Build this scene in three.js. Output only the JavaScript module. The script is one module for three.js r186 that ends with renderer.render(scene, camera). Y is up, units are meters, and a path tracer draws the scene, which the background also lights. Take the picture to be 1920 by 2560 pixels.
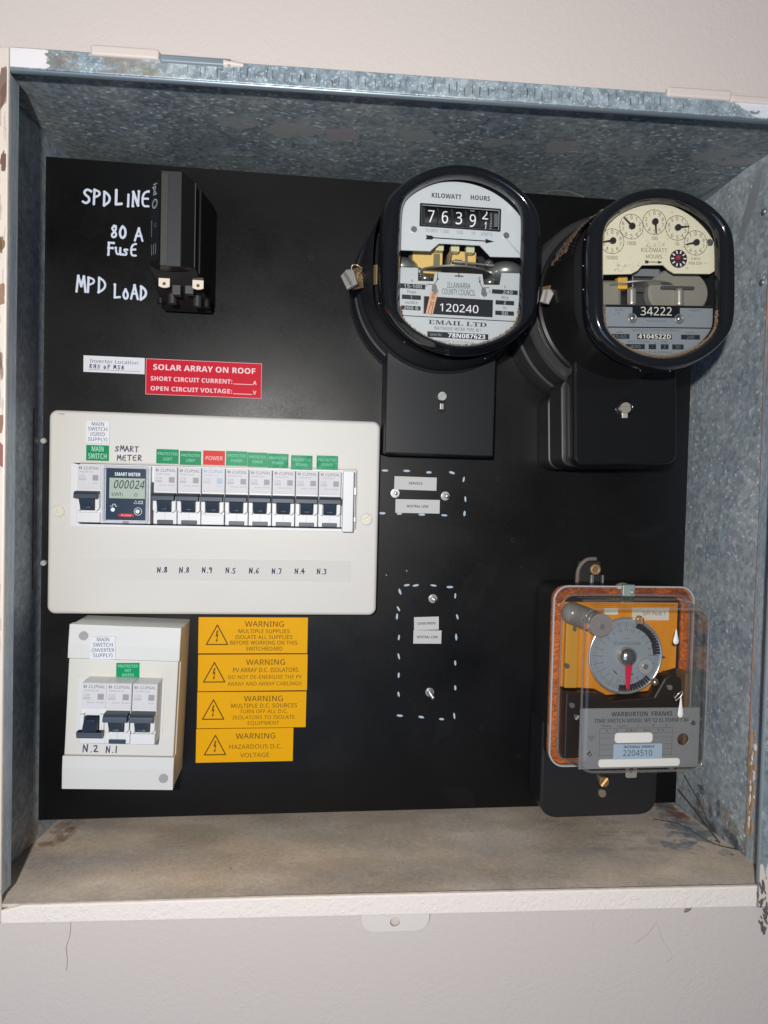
import * as THREE from 'three';
import { RoundedBoxGeometry } from 'three/addons/geometries/RoundedBoxGeometry.js';
import { ConvexGeometry } from 'three/addons/geometries/ConvexGeometry.js';
import { RectAreaLightUniformsLib } from 'three/addons/lights/RectAreaLightUniformsLib.js';
import { mergeGeometries, toCreasedNormals } from 'three/addons/utils/BufferGeometryUtils.js';

// ---------------------------------------------------------------- camera, light, exposure
const scene = new THREE.Scene();
scene.background = new THREE.Color().setRGB(0.065, 0.075, 0.092);
const camera = new THREE.PerspectiveCamera(74.18, 0.75, 0.02, 20);
camera.position.set(-0.0579, 0.00464, 0.54117);
camera.quaternion.set(-0.013421, -0.055483, 0.011463, 0.998304);
const renderer = new THREE.WebGLRenderer();
renderer.toneMapping = THREE.LinearToneMapping;
renderer.toneMappingExposure = 1.0;
renderer.shadowMap.enabled = true;
RectAreaLightUniformsLib.init();
// the torch of the phone, a hand's breadth left of the lens
const flash = new THREE.PointLight(0xfffcf8, 1.46, 0, 2);
flash.position.set(-0.125, 0.065, 0.69); flash.castShadow = true; flash.shadow.radius = 0.5;
scene.add(flash);
// added cool fill, no real source: bluish sheen from low on the left
const coolFill = new THREE.RectAreaLight(0x9ab8ea, 2.2, 0.7, 0.6);
coolFill.position.set(-0.44, -0.52, 1.2); coolFill.lookAt(-0.12, -0.1, 0);
scene.add(coolFill);
// ---------------------------------------------------------------- helpers (shapes are written in millimetres)
let seed = 7;
const rnd = () => { seed = (seed * 1664525 + 1013904223) >>> 0; return seed / 4294967296; };
const rr = (a, b) => a + (b - a) * rnd();
const S = 0.001;
const taken = {};
function uniq(n) { if (!(n in taken)) { taken[n] = 0; return n; } taken[n]++; return n + '_' + String(taken[n]).padStart(3, '0'); }
function thing(name, label, category, pos = [0, 0, 0], group, kind) {
  const g = new THREE.Group(); g.name = uniq(name); g.position.set(pos[0] * S, pos[1] * S, pos[2] * S);
  g.userData = { label, category }; if (group) g.userData.group = group; if (kind) g.userData.kind = kind;
  scene.add(g); return g;
}
function M(name, geo, mat, parent, pos = [0, 0, 0], rot) {
  geo.scale(S, S, S);
  const m = new THREE.Mesh(geo, mat); m.name = name;
  m.position.set(pos[0] * S, pos[1] * S, pos[2] * S);
  if (rot) m.rotation.set(rot[0], rot[1], rot[2]);
  m.castShadow = m.receiveShadow = true;
  (parent || scene).add(m); return m;
}
function solo(name, geo, mat, label, category, pos, group, rot) {
  const m = M(uniq(name), geo, mat, scene, pos, rot); m.userData = { label, category }; if (group) m.userData.group = group; return m;
}
const lin = (r, g, b) => new THREE.Color().setRGB(r, g, b);
function mat(c, roughness = 0.5, metalness = 0, o = {}) {
  return new THREE.MeshPhysicalMaterial({ color: Array.isArray(c) ? lin(...c) : c, roughness, metalness, ...o });
}
const box = (w, h, d, r = 0.5, s = 2) => new RoundedBoxGeometry(w, h, d, s, Math.min(r, w / 2.01, h / 2.01, d / 2.01));
const cyl = (r, h, n = 32, r2 = r) => new THREE.CylinderGeometry(r2, r, h, n).rotateX(Math.PI / 2);   // axis along z, r at the back
const at = (g, x, y, z) => g.translate(x, y, z);
const bar = (a, b, r, n = 8, r2 = r) => {
  const A = new THREE.Vector3(...a), B = new THREE.Vector3(...b), d = B.clone().sub(A);
  const g = new THREE.CylinderGeometry(r2, r, d.length(), n);
  g.applyQuaternion(new THREE.Quaternion().setFromUnitVectors(new THREE.Vector3(0, 1, 0), d.normalize()));
  const c = A.add(B).multiplyScalar(0.5); return g.translate(c.x, c.y, c.z);
};
const tube = (pts, r, n = 24, k = 6) => new THREE.TubeGeometry(new THREE.CatmullRomCurve3(pts.map(p => new THREE.Vector3(...p))), n, r, k);
const merge = (l) => mergeGeometries(l.map(g => { const q = g.index ? g.toNonIndexed() : g; for (const k of Object.keys(q.attributes)) if (!['position', 'normal', 'uv'].includes(k)) q.deleteAttribute(k); return q; }));
function rrectShape(w, h, r, cx = 0, cy = 0, S_ = THREE.Shape) {
  const s = new S_(), x = cx - w / 2, y = cy - h / 2; r = Math.max(0.01, Math.min(r, w / 2, h / 2));
  s.moveTo(x + r, y); s.lineTo(x + w - r, y); s.absarc(x + w - r, y + r, r, -Math.PI / 2, 0);
  s.lineTo(x + w, y + h - r); s.absarc(x + w - r, y + h - r, r, 0, Math.PI / 2);
  s.lineTo(x + r, y + h); s.absarc(x + r, y + h - r, r, Math.PI / 2, Math.PI);
  s.lineTo(x, y + r); s.absarc(x + r, y + r, r, Math.PI, 1.5 * Math.PI); return s;
}
const poly = (pts, S_ = THREE.Shape) => { const s = new S_(); pts.forEach((p, i) => i ? s.lineTo(p[0], p[1]) : s.moveTo(p[0], p[1])); s.closePath(); return s; };
// extrusion whose front lies at z = depth (bevel kept inside the outline)
function ext(shape, depth, bevel = 0, seg = 2, curve = 12) {
  return new THREE.ExtrudeGeometry(shape, { depth: depth - 2 * bevel, bevelEnabled: bevel > 0, bevelThickness: bevel, bevelSize: bevel, bevelOffset: -bevel, bevelSegments: seg, curveSegments: curve }).translate(0, 0, bevel);
}
const ringPts = { // closed outlines with a constant number of points
  clip: (R, hw, n = 112, p = 22, cx = 0, cy = 0) => Array.from({ length: n }, (_, i) => { const a = i / n * 2 * Math.PI, c = Math.abs(Math.cos(a)) + 1e-6, r = (R ** -p + (hw / c) ** -p) ** (-1 / p); return [cx + r * Math.cos(a), cy + r * Math.sin(a)]; }),
  circ: (R, n = 112) => Array.from({ length: n }, (_, i) => [R * Math.cos(i / n * 2 * Math.PI), R * Math.sin(i / n * 2 * Math.PI)]),
  rect: (w, h, r, cx = 0, cy = 0, k = 10) => { const o = []; [[1, 1, 0], [-1, 1, 1], [-1, -1, 2], [1, -1, 3]].forEach(([sx, sy, q]) => { for (let i = 0; i <= k; i++) { const a = (q + i / k) * Math.PI / 2; o.push([cx + sx * (w / 2 - r) + r * Math.cos(a), cy + sy * (h / 2 - r) + r * Math.sin(a)]); } }); return o; },
};
function loft(rings, capA = false, capB = false, crease = 0.5) { // rings: [[pts, z], ...] from back to front
  const n = rings[0][0].length, pos = [], uv = [], idx = [];
  rings.forEach(([p, z]) => p.forEach(q => { pos.push(q[0], q[1], z); uv.push(q[0], q[1]); }));
  for (let i = 0; i < rings.length - 1; i++) for (let j = 0; j < n; j++) { const a = i * n + j, b = i * n + (j + 1) % n; idx.push(a, b, b + n, a, b + n, a + n); }
  const cap = (i, flip) => { const c = pos.length / 3; let x = 0, y = 0; rings[i][0].forEach(q => { x += q[0] / n; y += q[1] / n; }); pos.push(x, y, rings[i][1]); uv.push(x, y); for (let j = 0; j < n; j++) { const a = i * n + j, b = i * n + (j + 1) % n; flip ? idx.push(c, b, a) : idx.push(c, a, b); } };
  if (capA) cap(0, true); if (capB) cap(rings.length - 1, false);
  const g = new THREE.BufferGeometry(); g.setAttribute('position', new THREE.Float32BufferAttribute(pos, 3)); g.setAttribute('uv', new THREE.Float32BufferAttribute(uv, 2)); g.setIndex(idx);
  g.computeVertexNormals(); return toCreasedNormals(g, crease);
}
function slotScrew(r, h, turn = 0, slot = 0.22) { // cheese head with a real slot, back at z = 0
  const half = (s) => { const sh = new THREE.Shape(), y = r * slot, a = Math.asin(slot); sh.absarc(0, 0, r, a, Math.PI - a); sh.closePath(); const g = ext(sh, h * 0.45, r * 0.06, 1, 16); g.translate(0, 0, h * 0.55); if (s < 0) g.rotateZ(Math.PI); return g; };
  return merge([at(cyl(r, h * 0.6, 28), 0, 0, h * 0.3), half(1), half(-1)]).rotateZ(turn);
}
// ---------------------------------------------------------------- procedural textures
const hash = (x, y, s) => { let h = (x * 374761393 + y * 668265263 + s * 2147483 + 1013) | 0; h = Math.imul(h ^ (h >>> 13), 1274126177); return ((h ^ (h >>> 16)) >>> 0) / 4294967296; };
const vnoise = (x, y, s) => { const xi = Math.floor(x), yi = Math.floor(y), f = x - xi, g = y - yi, u = f * f * (3 - 2 * f), v = g * g * (3 - 2 * g); return (hash(xi, yi, s) * (1 - u) + hash(xi + 1, yi, s) * u) * (1 - v) + (hash(xi, yi + 1, s) * (1 - u) + hash(xi + 1, yi + 1, s) * u) * v; };
const fbm = (x, y, s, o = 4) => { let a = 0, k = 0.5, t = 0; for (let i = 0; i < o; i++) { a += k * vnoise(x, y, s + i * 17); t += k; k *= 0.5; x *= 2.03; y *= 2.03; } return a / t; };
function tex(w, h, k, draw, o = {}) { // w x h millimetres, k pixels per millimetre; draws in mm, origin at the centre, y down
  const c = document.createElement('canvas'); c.width = Math.round(w * k); c.height = Math.round(h * k);
  const x = c.getContext('2d'); if (o.base) { x.fillStyle = o.base; x.fillRect(0, 0, c.width, c.height); }
  if (o.pixel) { const im = x.getImageData(0, 0, c.width, c.height), d = im.data; for (let j = 0; j < c.height; j++) for (let i = 0; i < c.width; i++) { const p = o.pixel(i / k - w / 2, h / 2 - j / k); const q = (j * c.width + i) * 4; d[q] = p[0]; d[q + 1] = p[1]; d[q + 2] = p[2]; d[q + 3] = 255; } x.putImageData(im, 0, 0); }
  x.setTransform(k, 0, 0, k, c.width / 2, c.height / 2); x.lineCap = x.lineJoin = 'round'; x.textBaseline = 'middle';
  if (draw) draw(x);
  const t = new THREE.CanvasTexture(c); t.colorSpace = o.data ? THREE.NoColorSpace : THREE.SRGBColorSpace; t.magFilter = THREE.LinearFilter; t.anisotropy = 8;
  if (!o.unit) { t.repeat.set(1 / w, 1 / h); t.offset.set(0.5 - (o.cx || 0) / w, 0.5 - (o.cy || 0) / h); }   // for uv in millimetres
  if (o.tile) { t.wrapS = t.wrapT = THREE.RepeatWrapping; }
  return t;
}
function T(x, s, px, py, size, o = {}) { // text, y up; o.w squeezes it to that width
  x.save(); x.translate(px, -py); if (o.rot) x.rotate(-o.rot); x.font = `${o.style || ''} ${o.bold ? 'bold' : 'normal'} 40px ${o.font || 'sans-serif'}`; x.textAlign = o.align || 'center'; x.fillStyle = o.c || '#222';
  const k = size / 29, m = x.measureText(s).width; let kx = k; if (o.w) kx = o.w / m; x.scale(kx, k); x.fillText(s, 0, 0); x.restore();
}
const R = (x, c, x0, y0, x1, y1) => { x.fillStyle = c; x.fillRect(Math.min(x0, x1), -Math.max(y0, y1), Math.abs(x1 - x0), Math.abs(y1 - y0)); };
const L = (x, c, w, pts, close) => { x.strokeStyle = c; x.lineWidth = w; x.beginPath(); pts.forEach((p, i) => i ? x.lineTo(p[0], -p[1]) : x.moveTo(p[0], -p[1])); if (close) x.closePath(); x.stroke(); };
const F = (x, c, pts) => { x.fillStyle = c; x.beginPath(); pts.forEach((p, i) => i ? x.lineTo(p[0], -p[1]) : x.moveTo(p[0], -p[1])); x.closePath(); x.fill(); };
const Ci = (x, c, cx, cy, r, w) => { x.beginPath(); x.arc(cx, -cy, r, 0, 7); if (w) { x.strokeStyle = c; x.lineWidth = w; x.stroke(); } else { x.fillStyle = c; x.fill(); } };
// pen strokes, each glyph in a box 0.65 x 1
const PEN = { S: [[.6, .85, .35, 1, .08, .8, .15, .6, .45, .45, .5, .2, .25, 0, 0, .12]], P: [[.08, 0, .12, 1], [.12, 1, .5, .95, .55, .65, .1, .48]], D: [[.1, 0, .12, 1], [.12, 1, .55, .8, .58, .3, .1, 0]], L: [[.1, 1, .08, 0, .55, .06]], I: [[.3, .75, .28, 0]], N: [[.05, 0, .1, .95], [.1, .95, .5, .05], [.5, .05, .56, 1]], E: [[.55, 1, .1, .95, .05, 0, .55, .02], [.08, .5, .5, .52]], '8': [[.45, .95, .15, .9, .15, .65, .5, .4, .5, .1, .2, 0, .08, .25, .45, .6, .5, .9, .3, 1]], '0': [[.3, 1, .05, .7, .1, .15, .35, 0, .58, .3, .55, .8, .3, 1]], A: [[0, 0, .3, 1], [.3, 1, .6, 0], [.1, .38, .5, .38]], F: [[.1, 0, .12, 1], [.12, 1, .6, 1], [.1, .55, .5, .58]], u: [[.05, .55, .08, .08, .35, 0, .5, .15, .5, .55], [.5, .3, .55, 0]], s: [[.5, .5, .2, .55, .12, .4, .45, .22, .35, 0, .05, .05]], M: [[.02, 0, .12, 1], [.12, 1, .35, .35], [.35, .35, .52, 1], [.52, 1, .65, 0]], O: [[.3, .75, .06, .5, .15, .08, .4, .02, .55, .35, .3, .75]], R: [[.08, 0, .12, 1], [.12, 1, .5, .95, .5, .62, .1, .5, .55, 0]], T: [[.02, .98, .62, 1], [.32, 1, .28, 0]], H: [[.08, 0, .1, 1], [.5, 0, .52, 1], [.1, .5, .5, .5]], B: [[.1, 0, .12, 1, .5, .9, .45, .55, .12, .5, .55, .4, .5, .05, .1, 0]], '.': [[.2, .02, .24, .04]], '5': [[.55, 1, .15, .98, .12, .55, .5, .5, .5, .1, .1, 0]], '6': [[.5, 1, .12, .6, .1, .15, .35, 0, .55, .25, .3, .5, .1, .3]], '7': [[.05, .95, .55, 1, .4, .5, .25, 0]], '4': [[.4, 1, .05, .4, .6, .42], [.42, .7, .4, 0]], '3': [[.1, .95, .45, 1, .5, .75, .2, .55, .5, .45, .5, .1, .08, 0]], '2': [[.08, .8, .3, 1, .5, .8, .35, .4, .05, .05, .6, .08]], '1': [[.3, 1, .28, 0]], '9': [[.5, .9, .2, 1, .1, .7, .4, .6, .5, .9, .42, 0]], ' ': [] };
function pen(x, s, px, py, h, w, c, o = {}) { // px,py = lower left, y up
  let cx = px; x.strokeStyle = c; x.lineWidth = w;
  [...s].forEach((ch, n) => {
    const dy = rr(-.05, .05) * h, k = h * rr(.93, 1.05); for (const st of PEN[ch] || []) { const p = []; for (let i = 0; i < st.length; i += 2) p.push([cx + st[i] * k * (o.wide || 1), -(py + dy + st[i + 1] * k)]); x.beginPath(); x.moveTo(...p[0]); if (p.length < 4) p.slice(1).forEach(q => x.lineTo(...q)); else { for (let i = 1; i < p.length - 1; i++) x.quadraticCurveTo(p[i][0], p[i][1], (p[i][0] + p[i + 1][0]) / 2, (p[i][1] + p[i + 1][1]) / 2); x.lineTo(...p[p.length - 1]); } x.lineWidth = w * rr(0.82, 1.08); x.stroke(); if (w > 1.5) { x.fillStyle = c; for (const q of [p[0], p[p.length - 1]]) { x.beginPath(); x.arc(q[0] + rr(-0.2, 0.2), q[1] + rr(-0.2, 0.2), w * rr(0.4, 0.62), 0, 7); x.fill(); } } }
    cx += h * (ch === '.' || ch === ' ' ? .42 : ch === 'I' ? .62 : .78) * (o.wide || 1) * (o.gap || 1);
  });
}
// ---------------------------------------------------------------- shared materials
const wallBump = tex(60, 60, 8, null, { data: true, tile: true, pixel: (x, y) => { const f = (a, b, c) => { const q = c / 60; const g = (u, v) => fbm(u, v, 5, 3); const tx = (x + 30) / 60, s = tx * tx * (3 - 2 * tx); const ty = (y + 30) / 60, r = ty * ty * (3 - 2 * ty); const X = (x + 30) * a, Y = (y + 30) * a, P = 60 * a; return (g(X, Y) * s + g(X + P, Y) * (1 - s)) * r + (g(X, Y + P) * s + g(X + P, Y + P) * (1 - s)) * (1 - r); }; const v = 255 * (0.55 * f(0.35) + 0.3 * f(1.1) + 0.25 * Math.max(0, f(0.6) - 0.58) * 4); return [v, v, v]; } });
const fineBump = tex(40, 40, 8, null, { data: true, tile: true, pixel: (x, y) => { const v = 120 + 110 * (hash(Math.round(x * 8), Math.round(y * 8), 3) - 0.5); return [v, v, v]; } });
const fineBumpU = fineBump.clone(); fineBumpU.repeat.set(13, 13); fineBumpU.offset.set(0, 0);
const WALL = [0.62, 0.555, 0.515];
const wallMat = mat(WALL, 0.62, 0, { bumpMap: wallBump, bumpScale: 0.0003 });
const creamMat = mat([0.8, 0.72, 0.65], 0.4, 0, { bumpMap: wallBump, bumpScale: 0.0003 });
const steel = mat([0.55, 0.55, 0.54], 0.3, 0.9);
const brass = mat([0.55, 0.38, 0.2], 0.35, 0.85);
const zinc = mat([0.42, 0.43, 0.42], 0.38, 0.8);
const blackGloss = mat([0.007, 0.008, 0.01], 0.13, 0, { clearcoat: 0.6, clearcoatRoughness: 0.06 });
const blackSatin = mat([0.011, 0.012, 0.015], 0.42);
const blackMatt = mat([0.014, 0.014, 0.015], 0.6);
const whitePlastic = mat([0.68, 0.685, 0.69], 0.42);
const navy = mat([0.03, 0.045, 0.068], 0.42);
const glassPane = mat([1, 1, 1], 0.03, 0, { transmission: 1, thickness: 0, ior: 1.45 });

// galvanised sheet: mottled zinc and spangle flecks, painted brighter to carry flash glints
function galvPixel(sd, base, amp = 0.3) {
  return (x, y) => { const a = fbm(x * 0.03, y * 0.03, sd, 4), b = fbm(x * 0.22, y * 0.22, sd + 40, 3), c = fbm(x * 1.1, y * 0.9, sd + 80, 2); let best = 9, cell = 0; const X = x * 0.3, Y = y * 0.3, xi = Math.floor(X), yi = Math.floor(Y); for (let i = -1; i < 2; i++) for (let j = -1; j < 2; j++) { const d = (xi + i + hash(xi + i, yi + j, sd) - X) ** 2 + (yi + j + hash(xi + i, yi + j, sd + 5) - Y) ** 2; if (d < best) { best = d; cell = hash(xi + i, yi + j, sd + 9); } } const k = 1 + amp * ((a - 0.5) * 0.9 + (b - 0.5) * 0.8 + (c - 0.5) * 0.6 + (cell - 0.5) * 0.75); const w = (a - 0.5) * 14; return [base[0] * k + w, base[1] * k + w * 0.3, base[2] * k - w * 0.6]; };
}
function flecks(x, w, h, n, dx, dy, alpha = 0.8) { for (let i = 0; i < n; i++) { const px = rr(-w / 2, w / 2), py = rr(-h / 2, h / 2); if (fbm(px * 0.02 + 9, py * 0.02, 31, 2) < rr(0.2, 0.55)) continue; x.fillStyle = `rgba(${rr(205, 245) | 0},${rr(215, 248) | 0},${rr(218, 250) | 0},${rr(0.3, alpha)})`; x.beginPath(); x.ellipse(px, py, rr(0.3, dx), rr(0.25, dy), rr(-0.4, 0.2), 0, 7); x.fill(); } }
const blotch = (x, c, px, py, rx, ry, rot = 0, rough = 0.22, n = 40) => { x.fillStyle = c; x.beginPath(); const s = rnd() * 99; for (let i = 0; i <= n; i++) { const a = i / n * Math.PI * 2, k = 1 + rough * (fbm(Math.cos(a) * 2.2 + s, Math.sin(a) * 2.2 + s, 3, 4) - 0.5) * 2.4; const u = Math.cos(a) * rx * k, v = Math.sin(a) * ry * k, X = px + u * Math.cos(rot) - v * Math.sin(rot), Y = -py + u * Math.sin(rot) + v * Math.cos(rot); i ? x.lineTo(X, Y) : x.moveTo(X, Y); } x.fill(); };
const galv = (t, o = {}) => mat([1, 1, 1], o.rough || 0.5, o.metal ?? 0.12, { map: t, bumpMap: t.repeat.x === 1 ? fineBumpU : fineBump, bumpScale: 0.00006 });

// ---------------------------------------------------------------- the wall and the steel box let into it (box axes: front face at z = 0)
const BOXPOS = [0, 0, 109.5], BOXTURN = -0.038;
{
  const sh = rrectShape(2400, 2000, 1); sh.holes.push(rrectShape(545.6, 542.2, 2, 6.2, 0.2, THREE.Path));
  const g = ext(sh, 24, 0); g.translate(0, 0, -29); wallBump.repeat.set(1 / 60, 1 / 60);
  const w = M('wall', g, wallMat, scene, BOXPOS); w.rotation.y = BOXTURN; w.userData = { kind: 'structure', label: 'cream painted rendered wall around the meter box', category: 'wall' };
}
const mbox = thing('meter_box', 'open galvanised steel meter box recessed in the cream wall', 'meter box', BOXPOS); mbox.rotation.y = BOXTURN;
{
  const D0 = -192, D1 = -3, dep = D1 - D0, zc = (D0 + D1) / 2;
  // roof sheet, seen from below (texture: top = back)
  const W = 540;
  const roofT = tex(W, dep, 3, x => {
    flecks(x, W, dep, 2900, 2.6, 1.5, 1);
    const zy = z => (z - zc);
    // paint daubs, thumb marks over the zinc
    [[-123, -60], [-83, -67], [-48, -69], [5, -64], [66, -67], [116, -66], [170, -69], [231, -64], [258, -72]].forEach(([px, z], i) => blotch(x, `rgba(${168 + i % 3 * 4},${169 + i % 2 * 4},168,${rr(0.8, 0.96)})`, px, zy(z), rr(10, 19), rr(6, 12), rr(-0.7, 0), 0.45));
    for (let i = 0; i < 60; i++) blotch(x, `rgba(190,186,178,${rr(0.1, 0.3)})`, -222 + rr(-16, 34), zy(-108 + rr(-14, 10)), rr(0.6, 5), rr(0.4, 2), rr(-1, 1), 0.5, 14);
    L(x, 'rgba(70,62,52,0.7)', 0.7, [[-100, zy(-30)], [-92, zy(-38)], [-82, zy(-42)], [-76, zy(-43)]]);
    for (let i = 0; i < 26; i++) { const px = rr(-250, 200); L(x, 'rgba(58,50,40,0.4)', rr(0.2, 0.6), [[px, zy(-9 - rr(0, 4))], [px + rr(4, 22), zy(-9 - rr(0, 4))]]); }
  }, { unit: true, pixel: galvPixel(11, [146, 156, 159], 0.3) });
  M('roof_sheet', new THREE.BoxGeometry(W, 2, dep), galv(roofT), mbox, [6.2, 270.4, zc], [0.092, 0, 0]);
  // floor sheet, dusty (texture: top = front)
  const floorT = tex(W, dep, 3, x => {
    const fy = z => (z - zc) * 1;   // y up = towards the front
    for (let i = 0; i < 240; i++) blotch(x, `rgba(${rr(184, 214) | 0},${rr(166, 192) | 0},${rr(150, 176) | 0},${rr(0.05, 0.16)})`, rr(-270, 270), fy(rr(-160, -8)), rr(4, 30), rr(3, 12), 0, 0.4, 20);
    for (let i = 0; i < 34; i++) blotch(x, `rgba(${rr(146, 166) | 0},${rr(152, 166) | 0},${rr(162, 178) | 0},${rr(0.15, 0.5)})`, rr(-268, 268), fy(rr(-16, -6)), rr(8, 40), rr(1, 4), 0, 0.5, 24);
    for (let i = 0; i < 110; i++) { const t = rnd(); blotch(x, `rgba(${rr(104, 136) | 0},${rr(118, 140) | 0},${rr(132, 150) | 0},${rr(0.15, 0.55)})`, 262 - rr(0, 46) * t, fy(-30 - 100 * t + rr(-14, 14)), rr(1, 9), rr(1, 6), rr(-1, 1), 0.5, 18); }
    for (let i = 0; i < 46; i++) blotch(x, `rgba(${rr(120, 150) | 0},${rr(76, 92) | 0},${rr(50, 66) | 0},${rr(0.15, 0.45)})`, 266 - rr(0, 14), fy(rr(-70, -20)), rr(1, 5), rr(1, 5), 0, 0.5, 16);
    for (let i = 0; i < 26; i++) blotch(x, `rgba(120,84,62,${rr(0.1, 0.35)})`, -262 + rr(0, 14), fy(rr(-110, -50)), rr(1, 6), rr(1, 8), 0, 0.5, 16);
    for (let i = 0; i < 260; i++) blotch(x, rnd() < 0.6 ? `rgba(190,178,160,${rr(0.2, 0.7)})` : `rgba(48,40,34,${rr(0.3, 0.8)})`, rr(-265, 265), fy(rr(-160, -8)), rr(0.2, 0.9), rr(0.2, 0.7), 0, 0.4, 8);
    blotch(x, 'rgba(176,158,138,0.9)', -211, fy(-30), 5, 2.6, 0.3, 0.5); blotch(x, 'rgba(170,154,138,0.85)', -196, fy(-36), 3, 1.5, 0, 0.5);
    for (let i = 0; i < 30; i++) blotch(x, `rgba(120,120,120,${rr(0.05, 0.2)})`, rr(120, 220), fy(rr(-130, -70)), rr(2, 12), rr(1, 6), rr(-0.5, 0.5), 0.5, 18);
  }, { unit: true, pixel: (x, y) => { const a = fbm(x * 0.02, y * 0.03, 61, 4), b = fbm(x * 0.5, y * 0.5, 71, 3), g = hash(Math.round(x * 3), Math.round(y * 3), 9); const k = 1 + 0.34 * (a - 0.5) + 0.16 * (b - 0.5) + 0.1 * (g - 0.5); const c = fbm(x * 0.012 + 5, y * 0.03, 88, 3); return [212 * k, (198 + 10 * (c - 0.5)) * k, (183 + 36 * (c - 0.5)) * k]; } });
  M('floor_sheet', new THREE.BoxGeometry(W, 2, dep + 2), mat([1, 1, 1], 0.85, 0, { map: floorT, bumpMap: fineBumpU, bumpScale: 0.0002 }), mbox, [6.2, -268, zc], [-0.085, 0, 0]);
  // side sheets
  const leftT = tex(dep, 538, 3, x => {
    flecks(x, dep, 538, 900, 0.7, 1.6, 0.32);
    const px = z => (D1 - z) - dep / 2;  // left = front
    L(x, 'rgba(196,206,214,0.6)', 1.6, [[px(-72), -206], [px(-69), -222], [px(-78), -221]]); L(x, 'rgba(196,206,214,0.45)', 1.6, [[px(-58), -190], [px(-62), -205]]); L(x, 'rgba(196,206,214,0.45)', 1.6, [[px(-60), -222], [px(-66), -232], [px(-60), -232]]);
    for (let i = 0; i < 30; i++) blotch(x, `rgba(130,104,84,${rr(0.08, 0.3)})`, px(rr(-110, -50)), rr(-268, -250), rr(2, 9), rr(1, 6), 0, 0.5, 14);
  }, { unit: true, pixel: galvPixel(21, [166, 178, 188], 0.24) });
  M('left_sheet', at(new THREE.BoxGeometry(2, 538, dep), -264.5, -0.7, zc), galv(leftT), mbox);
  const rightT = tex(dep, 538, 3, x => {
    flecks(x, dep, 538, 2600, 1.9, 1.7, 1);
    const px = z => (z - D0) - dep / 2;  // right = front
    blotch(x, 'rgba(150,156,160,0.9)', px(-78), 236, 6, 26, 0.5, 0.25); blotch(x, 'rgba(146,152,156,0.85)', px(-112), 222, 9, 18, 0.6, 0.3);
    for (let i = 0; i < 80; i++) blotch(x, rnd() < 0.5 ? `rgba(112,84,64,${rr(0.1, 0.4)})` : `rgba(66,74,82,${rr(0.1, 0.5)})`, px(rr(-130, -20)), -268 + rr(0, 40) * rnd(), rr(1, 8), rr(1, 8), 0, 0.5, 14);
  }, { unit: true, pixel: galvPixel(33, [168, 178, 184], 0.26) });
  M('right_sheet', at(new THREE.BoxGeometry(2, 538, dep), 277, -0.7, zc), galv(rightT), mbox);
  M('back_sheet', at(new THREE.BoxGeometry(545, 580, 2), 6.2, -0.7, D0 - 1.2), galv(leftT), mbox);
  // front frame: sleeves with a step, and flanges turned inwards
  const sleeveM = galv(leftT, { rough: 0.45 });
  M('left_sleeve', at(box(1.4, 528, 46, 0.4), -262.6, -0.7, -27.2), sleeveM, mbox);
  M('right_sleeve', at(box(1.4, 528, 46, 0.4), 275.2, -0.7, -27.2), sleeveM, mbox);
  const rustM = mat([0.3, 0.17, 0.12], 0.85);
  M('rust_seam', tube([[275.2, 250, -49], [275.0, 120, -50.2], [275.3, 0, -50], [275, -120, -51], [275.2, -240, -51]], 0.9, 60, 6), rustM, mbox);
  { // flaking rust and old paint low on the right seam
    const gs = []; for (let i = 0; i < 46; i++) { const g = new THREE.IcosahedronGeometry(rr(1, 3.4), 0); g.scale(0.35, rr(1, 2.6), rr(0.6, 1)); gs.push(at(g, 274.4, -166 - i * 1.7 + rr(-1, 1), -48 + rr(-2.4, 5))); }
    M('rust_flakes', merge(gs), mat([0.36, 0.24, 0.15], 0.9), mbox).userData.kind = 'stuff';
    const gp = []; for (let i = 0; i < 14; i++) { const g = new THREE.IcosahedronGeometry(rr(1, 3), 0); g.scale(0.3, rr(1, 2.4), rr(0.5, 1)); gp.push(at(g, 273.9, -176 - i * 4.6, -46 + rr(-2, 4))); }
    M('paint_flakes', merge(gp), creamMat, mbox).userData.kind = 'stuff';
  }
  M('left_seam', tube([[-262.2, 255, -49.5], [-262.1, 60, -50], [-262.2, -258, -50]], 0.7, 40, 5), mat([0.03, 0.035, 0.045], 0.9), mbox);
  M('left_seam_wire', tube([[-262.9, 62, -83], [-262.9, -40, -84], [-262.9, -72, -84]], 0.45, 30, 5), rustM, mbox);
  // left flange, painted cream, chipped to rust
  const flT = tex(24, 545, 3.7, x => {
    for (let i = 0; i < 26; i++) { const y = rr(20, 262); blotch(x, `rgba(${rr(96, 140) | 0},${rr(70, 90) | 0},${rr(56, 70) | 0},${rr(0.5, 0.9)})`, rr(-4, 9), y, rr(0.8, 4), rr(2, 12), rr(-0.2, 0.2), 0.5, 18); }
    for (let i = 0; i < 50; i++) L(x, `rgba(120,96,76,${rr(0.2, 0.6)})`, rr(0.15, 0.5), [[rr(2, 11), rr(-100, 260)], [rr(2, 11), rr(-100, 260)]].map((p, k, a) => [a[0][0] + k * rr(-1, 1), a[0][1] + k * rr(4, 16)]));
  }, { base: '#e6dace', cx: -255.2, cy: 0.2 });
  const flM = mat([0.9, 0.9, 0.9], 0.45, 0, { map: flT, bumpMap: wallBump, bumpScale: 0.0004 });
  const flL = rrectShape(21.5, 541, 1.5, -255.2, 0.2);
  M('left_flange', at(ext(flL, 3.2, 1, 2), 0, 0, -3.2), flM, mbox);
  M('left_flange_lip', at(box(2.2, 510, 12, 0.8), -245.6, 1.5, -8.6), sleeveM, mbox);
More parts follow.
